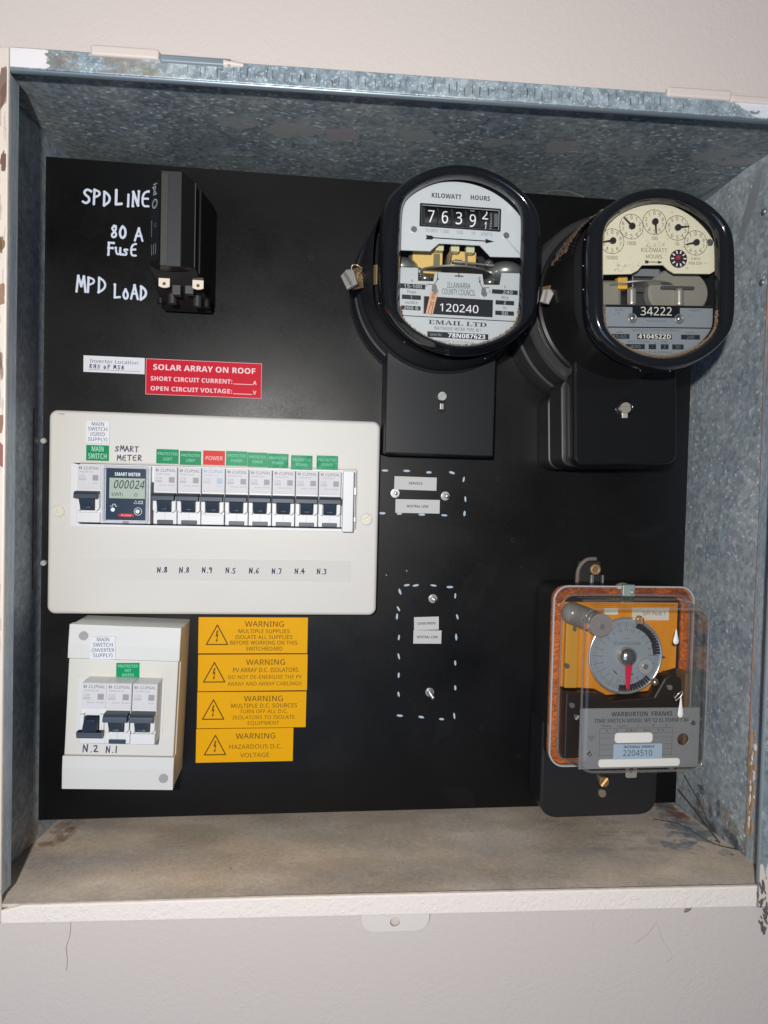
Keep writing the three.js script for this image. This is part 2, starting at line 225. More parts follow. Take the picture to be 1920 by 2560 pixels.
  // right flange, bare zinc, cream at its foot
  const frT = tex(30, 545, 3.7, x => { flecks(x, 30, 545, 500, 0.8, 1.4, 0.5); for (let i = 0; i < 30; i++) blotch(x, '#e2d6ca', rr(-13, 13), -250 + rr(-20, 12), rr(3, 9), rr(4, 10), 0, 0.4, 20); for (let i = 0; i < 14; i++) blotch(x, '#e8e0d8', rr(-13, 13), 262 + rr(-8, 8), rr(3, 9), rr(2, 7), 0, 0.4, 20); }, { cx: 265.2, cy: 0.2, pixel: galvPixel(45, [132, 144, 148], 0.3) });
  M('right_flange', at(ext(rrectShape(27.5, 541, 1.5, 265.2, 0.2), 3.2, 1, 2), 0, 0, -3.2), galv(frT), mbox);
  // top flange, bare zinc with nicks; folded edge rolls under
  const ftT = tex(500, 16, 4, x => {
    flecks(x, 500, 16, 900, 0.9, 0.8, 0.7);
    for (let i = 0; i < 62; i++) { const px = -140 + i * 5.2 + rr(-1.6, 1.6), y0 = rr(-2.4, 0.6); L(x, `rgba(52,62,74,${rr(0.25, 0.8)})`, rr(0.35, 0.75), [[px, y0 + rr(2.4, 4.2)], [px + rr(-0.3, 0.3), y0 - 1.4]]); }
    for (let i = 0; i < 40; i++) blotch(x, `rgba(${rr(128, 150) | 0},${rr(124, 138) | 0},${rr(112, 124) | 0},0.4)`, rr(-248, -160), rr(-6, 5), rr(2, 8), rr(1, 3), 0, 0.5, 16);
    for (let i = 0; i < 22; i++) blotch(x, 'rgba(240,236,238,0.95)', -246 + rr(-4, 18), rr(-4, 8), rr(3, 8), rr(2, 5), rr(-0.4, 0.4), 0.45, 26);
    for (let i = 0; i < 12; i++) blotch(x, 'rgba(226,228,234,0.9)', 228 + rr(-10, 14), rr(-6, 5), rr(3, 9), rr(1, 4), 0, 0.45, 26);
  }, { cx: 3, cy: 264, pixel: galvPixel(52, [150, 163, 170], 0.3) });
  const topM = galv(ftT, { rough: 0.42 });
  M('top_flange', at(ext(rrectShape(495, 12.5, 0.8, 3.2, 264.6), 2.6, 0.6, 2), 0, 0, -2.6), topM, mbox);
  M('top_fold', bar([-244.4, 259.4, -3.4], [250.8, 259.4, -3.4], 2.6, 20), galv(ftT, { rough: 0.34, metal: 0.6 }), mbox);
  M('bottom_flange', at(ext(poly([[-244.4, -270.4], [251.4, -269.6], [251.4, -255.2], [100, -255.8], [-70, -256.6], [-232, -258.6], [-244.4, -262]]), 3.6, 1.1, 3), 0, 0, -3.4), mat([0.85, 0.77, 0.7], 0.38, 0, { bumpMap: wallBump, bumpScale: 0.0006 }), mbox);
  // hinge knuckles on the top edge, the door lifted off
  const hingePaint = mat([0.66, 0.58, 0.53], 0.5, 0, { bumpMap: wallBump, bumpScale: 0.0003 });
  M('hinge_knuckle', at(box(41, 6.4, 5, 1.6, 3), -175.5, 271.6, -0.6), hingePaint, mbox);
  M('hinge_pin', at(box(44, 5, 4.4, 1.6, 3), -133, 269.8, -0.8), topM, mbox);
  M('hinge_pin_tip', bar([-116, 269.6, -0.6], [-104, 269.4, -0.8], 2.9, 6, 1.4), hingePaint, mbox);
  M('hinge_knuckle', at(box(43.5, 6.4, 5, 1.6, 3), 189.8, 271, -0.6), hingePaint, mbox);
  M('hinge_pin', at(box(30, 4.6, 4.4, 1.4, 3), 226, 269.6, -0.8), hingePaint, mbox);
  { // latch tab below the sill
    const sh = new THREE.Shape(); sh.moveTo(-18, -268.6); sh.lineTo(-18, -273); sh.quadraticCurveTo(-17, -281, -8, -281.2); sh.lineTo(17, -281); sh.quadraticCurveTo(26.5, -280, 27, -272); sh.lineTo(27, -268.6); sh.closePath();
    const h = new THREE.Path(); h.absarc(4.3, -274.8, 3.1, 0, Math.PI * 2); sh.holes.push(h);
    M('latch_tab', at(ext(sh, 2.2, 0.4, 2, 24), 0, 0, -2.4), mat([0.7, 0.65, 0.6], 0.5), mbox);
  }
  // rivets and floor plugs
  const riv = mat([0.34, 0.26, 0.2], 0.6, 0.4);
  for (const [x, y, z] of [[-181, 267.6, -38], [192, 267.6, -38]]) M('rivet', new THREE.SphereGeometry(1.7, 12, 8).scale(1, 0.7, 1), riv, mbox, [x, y, z]);
  for (const [x, y, z] of [[275.2, 224, -59], [275.2, 171, -58]]) M('rivet', new THREE.SphereGeometry(2.6, 12, 8).scale(0.6, 1, 1), zinc, mbox, [x, y, z]);
  for (const x of [-6, 23]) M('floor_plug', merge([at(cyl(3.6, 1.2, 20).rotateX(-Math.PI / 2), 0, 0.4, 0), at(new THREE.SphereGeometry(1.5, 10, 6), 0, 1, 0)]), mat([0.3, 0.26, 0.22], 0.7), mbox, [x, -270, -52.5]);
  M('rust_lump', new THREE.IcosahedronGeometry(5, 1).scale(0.8, 1.5, 0.8), mat([0.3, 0.18, 0.13], 0.9), mbox, [-249, 68, -8]);
}
// ---------------------------------------------------------------- black switchboard panel with paint-pen writing
const panelT = tex(520, 505.5, 3.9, x => {
  const c = '#d3dbea';
  pen(x, 'SPD', -233, 220, 10.8, 1.75, c, { wide: .86 }); pen(x, 'LINE', -209.5, 220.5, 11.2, 1.9, c, { wide: .8 });
  pen(x, '80', -212.5, 195.5, 9, 1.7, c, {wide: .9}); pen(x, 'A', -194.5, 194.5, 9.8, 1.7, c, {}); pen(x, 'FusE', -214.5, 183, 9, 1.7, c, { wide: .8 });
  pen(x, 'MPD', -237, 153.5, 11, 1.75, c, { wide: .9 }); pen(x, 'LOAD', -209.5, 150, 10, 1.8, c, { wide: .82 });
  const DSH = [[2.6, 24.1, 0], [20.2, 24.3, 0], [38.3, 23.6, 0], [57.4, 23.9, -15], [67.4, 18.7, 80], [69.2, 2.7, 95], [68.8, -9.1, 85], [1.3, -10.3, 0], [15.1, -10.4, 3], [33.5, -10.7, 0], [52.1, -10.9, -3], [22.6, -68.3, 8], [30, -68.4, 10], [44.6, -68.3, -8], [58.3, -69.5, 0], [17.2, -73.6, 110], [63, -76.8, 88], [16.4, -87.6, 120], [15.3, -93.9, 88], [65.2, -93.9, 108], [17.3, -111.1, 84], [64.7, -110.6, 95], [17.6, -126.4, 105], [64.5, -132, 95], [17.9, -141.8, 90], [65.1, -152.6, 95], [18.2, -157.4, 102], [19.6, -175, -5], [37.4, -176.4, -12], [54.3, -178.3, -5], [64.9, -175.8, 98]];
  DSH.forEach(([px, py, a]) => { x.save(); x.translate(px, -py); x.rotate(-a * Math.PI / 180); x.fillStyle = 'rgba(176,196,212,0.95)'; x.beginPath(); x.ellipse(0, 0, rr(2.1, 2.9), rr(0.75, 1.05), 0, 0, 7); x.fill(); x.fillRect(-1.6, -0.7, rr(3, 4), 1.3); x.restore(); });
  for (let i = 0; i < 46; i++) blotch(x, `rgba(150,150,148,${rr(0.015, 0.05)})`, rr(-255, 255), rr(-245, 245), rr(3, 26), rr(3, 20), rr(0, 3), 0.6, 30);
  for (const [hx, hy] of [[96, 20], [110, -30], [-20, 140], [88, -186], [-60, 190], [120, -210]]) { Ci(x, '#050505', hx, hy, 1.2); Ci(x, 'rgba(110,108,104,0.5)', hx, hy, 1.5, 0.3); }
  for (let i = 0; i < 150; i++) L(x, `rgba(130,134,140,${rr(0.04, 0.22)})`, rr(0.1, 0.35), [[0, 0], [0, 0]].map((p, k, a) => { if (!k) { a.px = rr(-255, 255); a.py = rr(-245, 245); return [a.px, a.py]; } return [a.px + rr(-9, 9), a.py + rr(-9, 9)]; }));
  for (let i = 0; i < 900; i++) Ci(x, `rgba(150,146,140,${rr(0.05, 0.35)})`, rr(-255, 255), rr(-248, 248), rr(0.1, 0.35));
}, { unit: true, pixel: (x, y) => { const n = hash(Math.round(x * 3.9), Math.round(y * 3.9), 2), f = fbm(x * 0.02, y * 0.02, 14, 3); const k = 11 + 5 * (n - 0.5) + 4 * (f - 0.5); return [k, k, k * 1.07]; } });
const panelRough = tex(130, 126, 4, null, { unit: true, data: true, pixel: (x, y) => { const v = 255 * (0.41 + 0.34 * (fbm(x * 0.06, y * 0.06, 6, 5) - 0.5) + 0.06 * (hash(Math.round(x * 4), Math.round(y * 4), 8) - 0.5)); return [v, v, v]; } });
{
  const g = box(520, 505.5, 6, 0.6); // front face uv 0..1 for the map
  const p = new THREE.PlaneGeometry(518.8, 504.3); p.translate(0, 0, 3.02);
  const root = thing('switchboard_panel', 'flat black panel board with white paint-pen writing filling the meter box', 'panel', [0, 0, -3]);
  M('board', g, blackSatin, root);
  M('board_face', p, mat([1, 1, 1], 1, 0, { specularIntensity: 0.5, map: panelT, roughnessMap: panelRough, bumpMap: fineBumpU, bumpScale: 0.00003 }), root);
  for (const [x, y] of [[5.5, -60.2], [22, -56.5]]) { M('drill_hole', at(new THREE.TorusGeometry(1.6, 0.5, 8, 20), x, y, 3.1), blackMatt, root); M('hole_glint', at(new THREE.SphereGeometry(0.9, 10, 6), x + 0.3, y, 2.9), zinc, root); }
  for (const [x, y] of [[-257, 38.9], [-256, -53.3]]) M('fixing_pin', merge([at(cyl(1.5, 5, 14), 0, 0, 2.5), at(cyl(2.4, 1.4, 14, 1.9), 0, 0, 5.4)]), mat([0.4, 0.4, 0.38], 0.5, 0.2), root, [x, y, 3]);
}
// ---------------------------------------------------------------- main distribution board
const stickerM = (t, rough = 0.45) => mat([0.84, 0.84, 0.84], rough, 0, { map: t, specularIntensity: 0.35 });
function sticker(parent, name, w, h, t, x, y, z, o = {}) {
  const g = o.curl ? new THREE.PlaneGeometry(w, h, 12, 8) : new THREE.BoxGeometry(w, h, o.th || 0.3);
  if (o.curl) { const p = g.attributes.position; for (let i = 0; i < p.count; i++) { const X = p.getX(i), Y = p.getY(i); p.setZ(i, 0.35 + o.curl * (0.55 * fbm(X * 0.16 + x, Y * 0.2, 77, 2) + 0.3 * Math.max(0, -Y / h) * vnoise(X * 0.2, 3, 8))); } g.computeVertexNormals(); }
  const m = M(name, g, stickerM(t, o.rough), parent, [x, y, z + (o.th || 0.3) / 2], [0, 0, o.rot || 0]);
  if (o.label) m.userData.label = o.label; return m;
}
function lines(w, h, bg, fg, rows, o = {}) { // rows: [text, y, size, width]
  return tex(w, h, o.k || 14, x => { if (o.pre) o.pre(x); rows.forEach(([s, y, size, ww, xx, bold]) => T(x, s, xx || 0, y, size, { c: fg, w: ww, bold: bold ?? o.bold })); }, { base: bg, unit: true });
}
const db = thing('distribution_board', 'wide white distribution board with a row of breakers, left of the terminal cover', 'switchboard', [-126.5, -14.3, 0]);
{
  const W = 246, H = 151.5;
  const cT = tex(W, H, 6, x => {
    pen(x, 'SMART', -75.4, 46.6, 3.9, 0.75, '#2b2c48', { wide: 1.15 }); pen(x, 'METER', -74, 40, 3.9, 0.75, '#2b2c48', { wide: 1.2, gap: 1.02 });
    for (let i = 0; i < 60; i++) Ci(x, `rgba(120,112,100,${rr(0.05, 0.3)})`, rr(-120, 120), rr(-73, 73), rr(0.1, 0.3));
    blotch(x, 'rgba(120,112,96,0.5)', -114, 73, 2.4, 0.9, 0, 0.5);
  }, { base: '#e4e1da' });
  const cM = mat([0.8, 0.8, 0.8], 0.5, 0, { map: cT });
  const sh = rrectShape(W, H, 6); sh.holes.push(rrectShape(205.4, 44.6, 0.6, 2.2, 14, THREE.Path));
  M('cover', ext(sh, 16, 2.6, 4), cM, db);
  const fr = rrectShape(211.6, 47.6, 1.2, -1.2, 13.4); fr.holes.push(rrectShape(205.4, 44.6, 0.6, 2.2, 14, THREE.Path));
  M('opening_surround', at(ext(fr, 0.7, 0.2, 1), 0, 0, 15.7), whitePlastic, db);
  const sT = tex(204, 16, 8, x => { [[-41.6, 'N.8'], [-25.4, 'N.8'], [-8.6, 'N.9'], [9, 'N.5'], [26.6, 'N.6'], [43.8, 'N.7'], [61.2, 'N.4'], [78.2, 'N.3']].forEach(([px, s]) => pen(x, s, px - 1.6, -2.4, 4.1, 0.72, '#34365a', {})); }, { base: '#e3e0da', unit: true });
  sticker(db, 'circuit_strip', 204, 16, sT, -0.3, -41.2, 16, { th: 0.8, rough: 0.12, label: 'clear strip with handwritten neutral numbers' });
  for (const [x, y, a] of [[-115.1, 1, 1.2], [113.5, -0.6, 0.5]]) { M('cover_screw', slotScrew(4.2, 1.6, a), mat([0.68, 0.64, 0.54], 0.4), db, [x, y, 15.8]); M('screw_recess', at(new THREE.TorusGeometry(4.9, 0.5, 8, 28), x, y, 16), whitePlastic, db); }
  const g = '#0b8f5a', put = (name, rect, t, o) => sticker(db, name, rect[2] - rect[0], rect[1] - rect[3], t, (rect[0] + rect[2]) / 2 + 126.5, (rect[1] + rect[3]) / 2 + 14.3, 16, o);
  const border = (x, w, h) => { };
  put('sticker', [-222.7, 54, -205.8, 37.6], lines(16.9, 16.4, '#eceef2', '#4a4f63', [['MAIN', 6, 2.6, 9.4], ['SWITCH', 2.3, 2.6, 14.2], ['(GRID', -1.5, 2.6, 10.6], ['SUPPLY)', -5.4, 2.6, 14]]), { th: 1.2, label: 'white plate reading MAIN SWITCH (GRID SUPPLY)' });
  put('sticker', [-222.6, 36.2, -206.3, 24.7], lines(16.3, 11.5, g, '#d6f2e4', [['MAIN', 2.9, 3.6, 9], ['SWITCH', -2.4, 3.8, 13.6]]), { label: 'green sticker reading MAIN SWITCH' });
  const pl = lines(16.4, 11, g, '#a5e2c8', [['PROTECTED', 2, 2.1, 14.6], ['LIGHT', -1.9, 2.3, 7]]), pp = lines(16.4, 11, '#0f9763', '#8fdcbb', [['PROTECTED', 2, 2.1, 14.2], ['POWER', -1.8, 2.1, 9]]);
  put('sticker', [-172.1, 34.8, -155.8, 24], pl, { label: 'green sticker reading PROTECTED LIGHT' }); put('sticker', [-154.9, 34, -139.2, 23.6], pl, { label: 'green sticker reading PROTECTED LIGHT' });
  put('sticker', [-137.8, 34.8, -121.6, 24], lines(16.2, 10.8, '#dc2c26', '#ffd9d2', [['POWER', -0.4, 2.9, 13]]), { label: 'red sticker reading POWER' });
  [[-120.8, 34.9, -104.9, 24], [-104.7, 34.4, -89.9, 23.6], [-89.7, 34, -73.9, 23.3], [-71.9, 33.2, -55.6, 22.3], [-52.4, 33.6, -36, 23]].forEach((r, i) => put('sticker', r, pp, { curl: [0.3, 0.7, 1.5, 1.6, 1.8][i], rough: 0.42, label: 'green sticker reading PROTECTED POWER' }));
}
// breakers: body back at z0, face at zf
const labelTex = {};
function breakerLabel(kind, amp, pale) {
  const key = kind + amp + pale; if (labelTex[key]) return labelTex[key];
  const c = pale ? '#a9bcd6' : '#9a989e', d = pale ? '#b3b8c4' : '#a4a2a8';
  return labelTex[key] = tex(16.6, 18, 12, x => {
    R(x, c, -7.2, 7.6, -6.1, 5.6); R(x, c, -5.8, 7.6, -5, 5.6); T(x, 'CLIPSAL', 1.6, 6.5, 2.2, { c, bold: true, w: 11.4, style: 'italic' });
    T(x, kind === 'MCB' ? 'MCBM-1' + amp : 'RCBE2' + amp + '/30', -1.8, 3.7, 1.05, { c: d, w: 10 });
    T(x, 'C' + amp, -4.8, 0.6, 1.7, { c: d, w: 4.6 }); L(x, d, 0.25, [[-7, -1], [-2.4, -1], [-2.4, -2.4], [-7, -2.4]], true); T(x, '6000', -4.8, -1.7, 0.9, { c: d, w: 3.6 });
    R(x, pale ? '#b9c8de' : '#a7a4a6', 2.6, 1.6, 6.8, -2.6);
    T(x, kind === 'MCB' ? 'MCB' : '30mA  RCBO', kind === 'MCB' ? 4.6 : 1.2, -4.6, 0.95, { c: d, w: kind === 'MCB' ? 4 : 12 });
  }, { base: '#dedde0', unit: true });
}
const DY = [0, 0];
function breaker(x, y, z0, zf, kind, amp, label, group, o = {}) {
  const b = thing('circuit_breaker', label, 'circuit breaker', [x, y, z0], group);
  const w = 16.9, d = zf - z0, P = (n, g, m, p, r) => M(n, g, m, b, p, r);
  P('body', at(box(w, 42.6, d, 0.5), 0, 0, d / 2), whitePlastic);
  P('label_face', new THREE.BoxGeometry(16.3, 17.8, 0.8), stickerM(breakerLabel(kind, amp, o.pale), 0.45), [0, 12.2, d + 0.3]);
  // shoulders either side of the toggle
  for (const s of [-1, 1]) P('shoulder', ext(poly([[0, 6], [s * 3.1, 5], [s * 3.1, -5], [s * 1.4, -7], [0, -7]]), 3.4, 0.5, 2), whitePlastic, [s * 5.2, -5.6, d]);
  const on = !o.off;
  const prof = new THREE.Shape(); // side view of the lever (z, y)
  prof.moveTo(0, 6.5); prof.lineTo(5, 5.8); prof.quadraticCurveTo(9, 4.8, 9.2, 2.6); prof.lineTo(8, 1); prof.quadraticCurveTo(6.2, -3, 2.6, -6.6); prof.lineTo(0, -6.6); prof.closePath();
  const lev = (ww) => new THREE.ExtrudeGeometry(prof, { depth: ww, bevelEnabled: true, bevelSize: 0.3, bevelThickness: 0.3, bevelSegments: 2, curveSegments: 8 }).rotateY(-Math.PI / 2).translate(ww / 2, 0, 0);
  const wing = new THREE.Shape(); wing.moveTo(0, 7); wing.lineTo(6, 6.8); wing.quadraticCurveTo(8.4, 6.4, 9, 4.6); wing.lineTo(9.4, 2.2); wing.lineTo(7.6, 1.8); wing.lineTo(0, 3); wing.closePath();
  const wg = new THREE.ExtrudeGeometry(wing, { depth: 15.6, bevelEnabled: true, bevelSize: 0.25, bevelThickness: 0.25, bevelSegments: 2, curveSegments: 8 }).rotateY(-Math.PI / 2).translate(7.8, 0, 0);
  const tg = merge([lev(8.8), wg]); if (!on) tg.scale(1, -1, 1), flip(tg);
  const tog = P('toggle', tg, navy, [0, on ? -5.2 : -8.4, d]);
  if (on) M('toggle_mark', new THREE.PlaneGeometry(6.2, 1.9), markMat(kind === 'MCB' ? '1 - ON' : '1.ON'), tog, [0, -4.6, 5.2], [-0.75, 0, 0]);
  else M('toggle_mark', new THREE.PlaneGeometry(6.6, 2), markMat('O.OFF'), tog, [0, 4.6, 5.2], [0.75, 0, 0]);
  if (kind === 'RCBO' && on) { P('test_button', box(11.4, 2.9, 2, 0.4), navy, [0.2, -19.6, d + 0.2]); P('split_line', new THREE.BoxGeometry(0.3, 5.4, 0.5), mat([0.5, 0.5, 0.52], 0.5), [0, -15.2, d + 0.05]); }
  if (kind === 'MCB') P('foot', box(16.7, 7.4, 2.2, 0.5), whitePlastic, [0, -17.4, d + 0.7]);
  return b;
}
function flip(g) { const p = g.attributes.position.array, n = g.attributes.normal.array, u = g.attributes.uv.array; for (let i = 0; i < p.length; i += 9) for (let k = 0; k < 3; k++) { [p[i + 3 + k], p[i + 6 + k]] = [p[i + 6 + k], p[i + 3 + k]];[n[i + 3 + k], n[i + 6 + k]] = [n[i + 6 + k], n[i + 3 + k]]; } for (let i = 0; i < n.length; i += 3) n[i + 1] *= -1; }
const marks = {};
function markMat(s) { return marks[s] ||= mat([1, 1, 1], 0.5, 0, { map: tex(6.2, 1.9, 20, x => T(x, s, 0, -0.1, 1.25, { c: '#9fb0c4' }), { base: '#2b3645', unit: true }) }); }
breaker(-218.4, 0.2, 2, 22, 'MCB', '63', 'white main switch breaker under the grid supply plate', 'breakers in the distribution board');
{
  const names = ['white breaker beside the smart meter display', 'white breaker between the smart meter breaker and the pale printed one', 'white breaker with pale blue print under the red sticker', 'white breaker under the flattest PROTECTED POWER sticker, beside the red sticker', 'white breaker second along from the red sticker', 'white breaker third along from the red sticker, under a lifting sticker', 'white breaker last but one before the blank filler', 'white breaker next to the blank filler strip'];
  for (let i = 0; i < 8; i++) breaker(-163.9 + i * 17.43, 0.1, 2, 22, i === 2 ? 'MCB' : 'RCBO', i < 2 ? '16' : i === 2 ? '25' : '20', names[i], 'breakers in the distribution board', { pale: i === 2 });
}
{ // smart meter module
  const sm = thing('smart_meter', 'navy smart meter display with grey LCD between breakers', 'meter', [-192.4, 0, 2]);
  M('body', at(box(35.4, 42.8, 20, 0.6), 0, 0, 10), whitePlastic, sm);
  const fT = tex(29, 38, 16, x => {
    T(x, 'SMART METER', 0.8, 14.8, 2.5, { c: '#e8ecef', bold: true, w: 18.4 });
    R(x, '#a6b4a6', -12, 12, 13.4, -3);
    T(x, '000024', 1.6, 7.2, 6, { c: '#3c4a48', style: 'italic', w: 22.5, font: 'monospace', bold: true }); R(x, '#3c4a48', 8.3, 4.7, 9.1, 4); T(x, 'kWh', -6.4, 0, 2.9, { c: '#44524f', w: 8.4 }); Ci(x, '#44524f', 7, -0.2, 1, 0.4);
    L(x, '#dfe6ee', 0.35, [[-11.2, -8.8], [-9.4, -8.8], [-9.4, -7.4], [-7.6, -7.4], [-7.6, -8.8], [-6.4, -8.8]]);
    Ci(x, '#e7edf4', -9.4, -11.4, 1.5); L(x, '#c3ccd8', 0.3, [[5.6, -6.6], [6.9, -4.4], [8.2, -6.6]], true); R(x, '#c3ccd8', 8.9, -4.6, 12, -6.8); R(x, '#27384c', 9.4, -5.1, 11.5, -6.3);
    Ci(x, '#141c26', 8.6, -12.4, 2.7); Ci(x, '#d8dee6', 8.6, -12.4, 2.7, 0.4);
    x.fillStyle = '#c02f3c'; x.beginPath(); x.ellipse(0.2, 15.4, 6, 1.35, 0, 0, 7); x.fill(); T(x, 'Fronius', 0.2, -15.4, 1.3, { c: '#f0c8c8', style: 'italic', w: 7.6 });
  }, { base: '#243448', unit: true });
  M('display_face', new THREE.BoxGeometry(29, 38, 1), mat([1, 1, 1], 0.25, 0, { map: fT }), sm, [0.6, 0.2, 20.4]);
  M('button', at(cyl(1.5, 1.6, 20), 0, 0, 0.8), steel, sm, [9.2, -12.2, 20.9]);
  const rim = rrectShape(33, 42, 2); rim.holes.push(rrectShape(29.6, 38.6, 1.2, 0, 0, THREE.Path));
  M('clear_rim', at(ext(rim, 4.6, 0.7, 3), 0.4, 0.1, 20), mat([0.95, 0.97, 1], 0.08, 0, { transmission: 0.75, thickness: 0, ior: 1.45 }), sm);
  M('clip', box(4, 2, 2, 0.4), navy, sm, [0.4, -20.8, 20.4]);
}
{ const f = thing('blank_filler', 'plain white blank filler strip at the end of the breaker row', 'filler plate', [-27.9, -1.2, 2]); M('strip', at(box(8.4, 46.8, 23, 0.8), 0, 0, 11.5), whitePlastic, f); M('clip', at(box(3, 6, 2, 0.4), 5.2, 8, 15), zinc, f); M('clip', at(box(3, 4, 2, 0.4), 5.2, -14, 15), zinc, f); }

// ---------------------------------------------------------------- small three-way enclosure
const sb = thing('breaker_enclosure', 'small tall white enclosure with three breakers and grey screw caps', 'enclosure', [-188.6, -153.8, 0]); sb.rotation.z = -0.036;
{
  const W = 77.7, H = 119;
  const lidM = mat([0.66, 0.66, 0.635], 0.42);
  M('back_box', at(box(W, H - 1, 33, 1.2), 0, 0, 16.5), lidM, sb);
  const T2 = tex(W, 70, 8, x => { pen(x, 'N.2', -25.5, -32.6, 5.4, 0.85, '#35385c', { wide: 1.1 }); pen(x, 'N.1', -9.4, -32.6, 4.8, 0.85, '#35385c', {}); }, { base: '#e0ded6', cy: 0.2 });
  const sh = rrectShape(W - 1.6, 69.4, 0.8, 0, 0.2); sh.holes.push(rrectShape(53, 41, 0.6, 0.6, 0, THREE.Path));
  M('lid', at(ext(sh, 6.4, 0.6, 2), 0, 0, 32.6), mat([0.86, 0.86, 0.85], 0.42, 0, { map: T2 }), sb);
  const fr = rrectShape(61, 43, 1, -1, 0); fr.holes.push(rrectShape(53, 41, 0.6, 0.6, 0, THREE.Path)); M('opening_surround', at(ext(fr, 0.5, 0.15, 1), 0, 0, 38.8), lidM, sb);
  // end caps: a flat and a sloping facet each
  const cap = (ya, yb, yc, za, zb, zc) => { const s = new THREE.Shape(); s.moveTo(0, ya); s.lineTo(za, ya); s.lineTo(zb, yb); s.lineTo(zc, yc); s.lineTo(0, yc); s.closePath(); return new THREE.ExtrudeGeometry(s, { depth: W - 1, bevelEnabled: true, bevelSize: 0.5, bevelOffset: -0.5, bevelThickness: 0.5, bevelSegments: 2 }).rotateY(-Math.PI / 2).translate(W / 2 - 0.5, 0, 0); };
  M('end_cap', at(cap(-23.6 + 59, -10 + 59 - 4, 59.5, 7.2, 7.4, 6.6).scale(1, 1, 1), 0, 0, 32.6), lidM, sb);
  M('end_cap', at(cap(-35, -44, -59.5, 7.6, 7.4, 5.8), 0, 0, 32.6), lidM, sb);
  const grey = mat([0.33, 0.33, 0.32], 0.5);
  M('screw_cap', at(cyl(3.2, 1.2, 28), -28.6, 51.6, 39.6), grey, sb); M('screw_cap', at(cyl(3.2, 1.6, 28), 32, -50.4, 39.6), grey, sb);
  sticker(sb, 'sticker', 17.3, 16.5, lines(17.3, 16.5, '#eceef2', '#4a4f63', [['MAIN', 6, 2.6, 9], ['SWITCH', 2.2, 2.6, 14], ['(INVERTER', -1.6, 2.5, 15.6], ['SUPPLY)', -5.4, 2.6, 13.6]]), -14.6, 43.6, 39.8, { th: 1.1, rot: 0.036, label: 'white plate reading MAIN SWITCH (INVERTER SUPPLY)' });
  sticker(sb, 'sticker', 16.2, 11.2, lines(16.2, 11.2, '#0f9a63', '#a5e2c8', [['PROTECTED', 3.2, 2.1, 14], ['HOT', 0, 2.1, 4.6], ['WATER', -3.2, 2.1, 8.4]]), 3, 27.4, 39, { rot: 0.036, label: 'green sticker reading PROTECTED HOT WATER' });
}
{
  const b3 = [[-203.4, 'RCBO', '20', 'white breaker switched off, its dark toggle down, in the small enclosure', true], [-186.6, 'RCBO', '20', 'white breaker under the hot water sticker in the small enclosure', false], [-169.2, 'MCB', '20', 'white breaker without test button in the small enclosure', false]];
  for (const [x, k, a, l, off] of b3) { const b = breaker(x, -152.5 - (x + 186.6) * 0.03, 34, 55, k, a, l, 'breakers in the small enclosure', { off }); b.rotation.z = -0.03; }
}
// ---------------------------------------------------------------- engraved signs and labels on the panel
function sign(name, label, category, w, h, t, x, y, group, o = {}) { return solo(name, new THREE.BoxGeometry(w, h, o.th || 1.4), mat([0.88, 0.88, 0.88], o.rough || 0.5, 0, { map: t, specularIntensity: 0.3 }), label, category, [x, y, 0.25 + (o.th || 1.4) / 2], group, [0, 0, o.rot || 0]); }
sign('location_label', 'white label reading Inverter Location with handwriting beside red sign', 'label', 45, 12.4, tex(45, 12.4, 14, x => { T(x, 'Inverter Location', 0, 2.2, 2.6, { c: '#6a6d78', w: 36 }); pen(x, 'RHS OF MSB', -18, -3.2, 2.9, 0.6, '#33365e', { gap: 1.28 }); L(x, '#777', 0.25, [[-19, -4.3], [19.5, -4.3]]); }, { base: '#e4e5ea', unit: true }), -207.5, 98.7);
sign('solar_sign', 'red sign with white engraving reading SOLAR ARRAY ON ROOF', 'sign', 87.8, 27.4, tex(87.8, 27.4, 14, x => {
  x.strokeStyle = '#f2b9bf'; x.lineWidth = 0.5; x.strokeRect(-43.8, -13.6, 87.6, 27.2);
  T(x, 'SOLAR ARRAY ON ROOF', 0.3, 7.4, 4.4, { c: '#f7dfe2', bold: true, w: 78 }); T(x, 'SHORT CIRCUIT CURRENT:', -9.4, -1.4, 3.4, { c: '#f5d5d9', bold: true, w: 62 }); T(x, 'OPEN CIRCUIT VOLTAGE:', -9.4, -9, 3.4, { c: '#f5d5d9', bold: true, w: 62 });
  L(x, '#f5d5d9', 0.5, [[22.4, -3], [36.6, -3]]); L(x, '#f5d5d9', 0.5, [[22.4, -10.6], [36.6, -10.6]]); T(x, 'A', 38.6, -1.6, 3.1, { c: '#f5d5d9', bold: true }); T(x, 'V', 38.6, -9.2, 3.1, { c: '#f5d5d9', bold: true });
}, { base: '#cf0628', unit: true }), -140.2, 91);
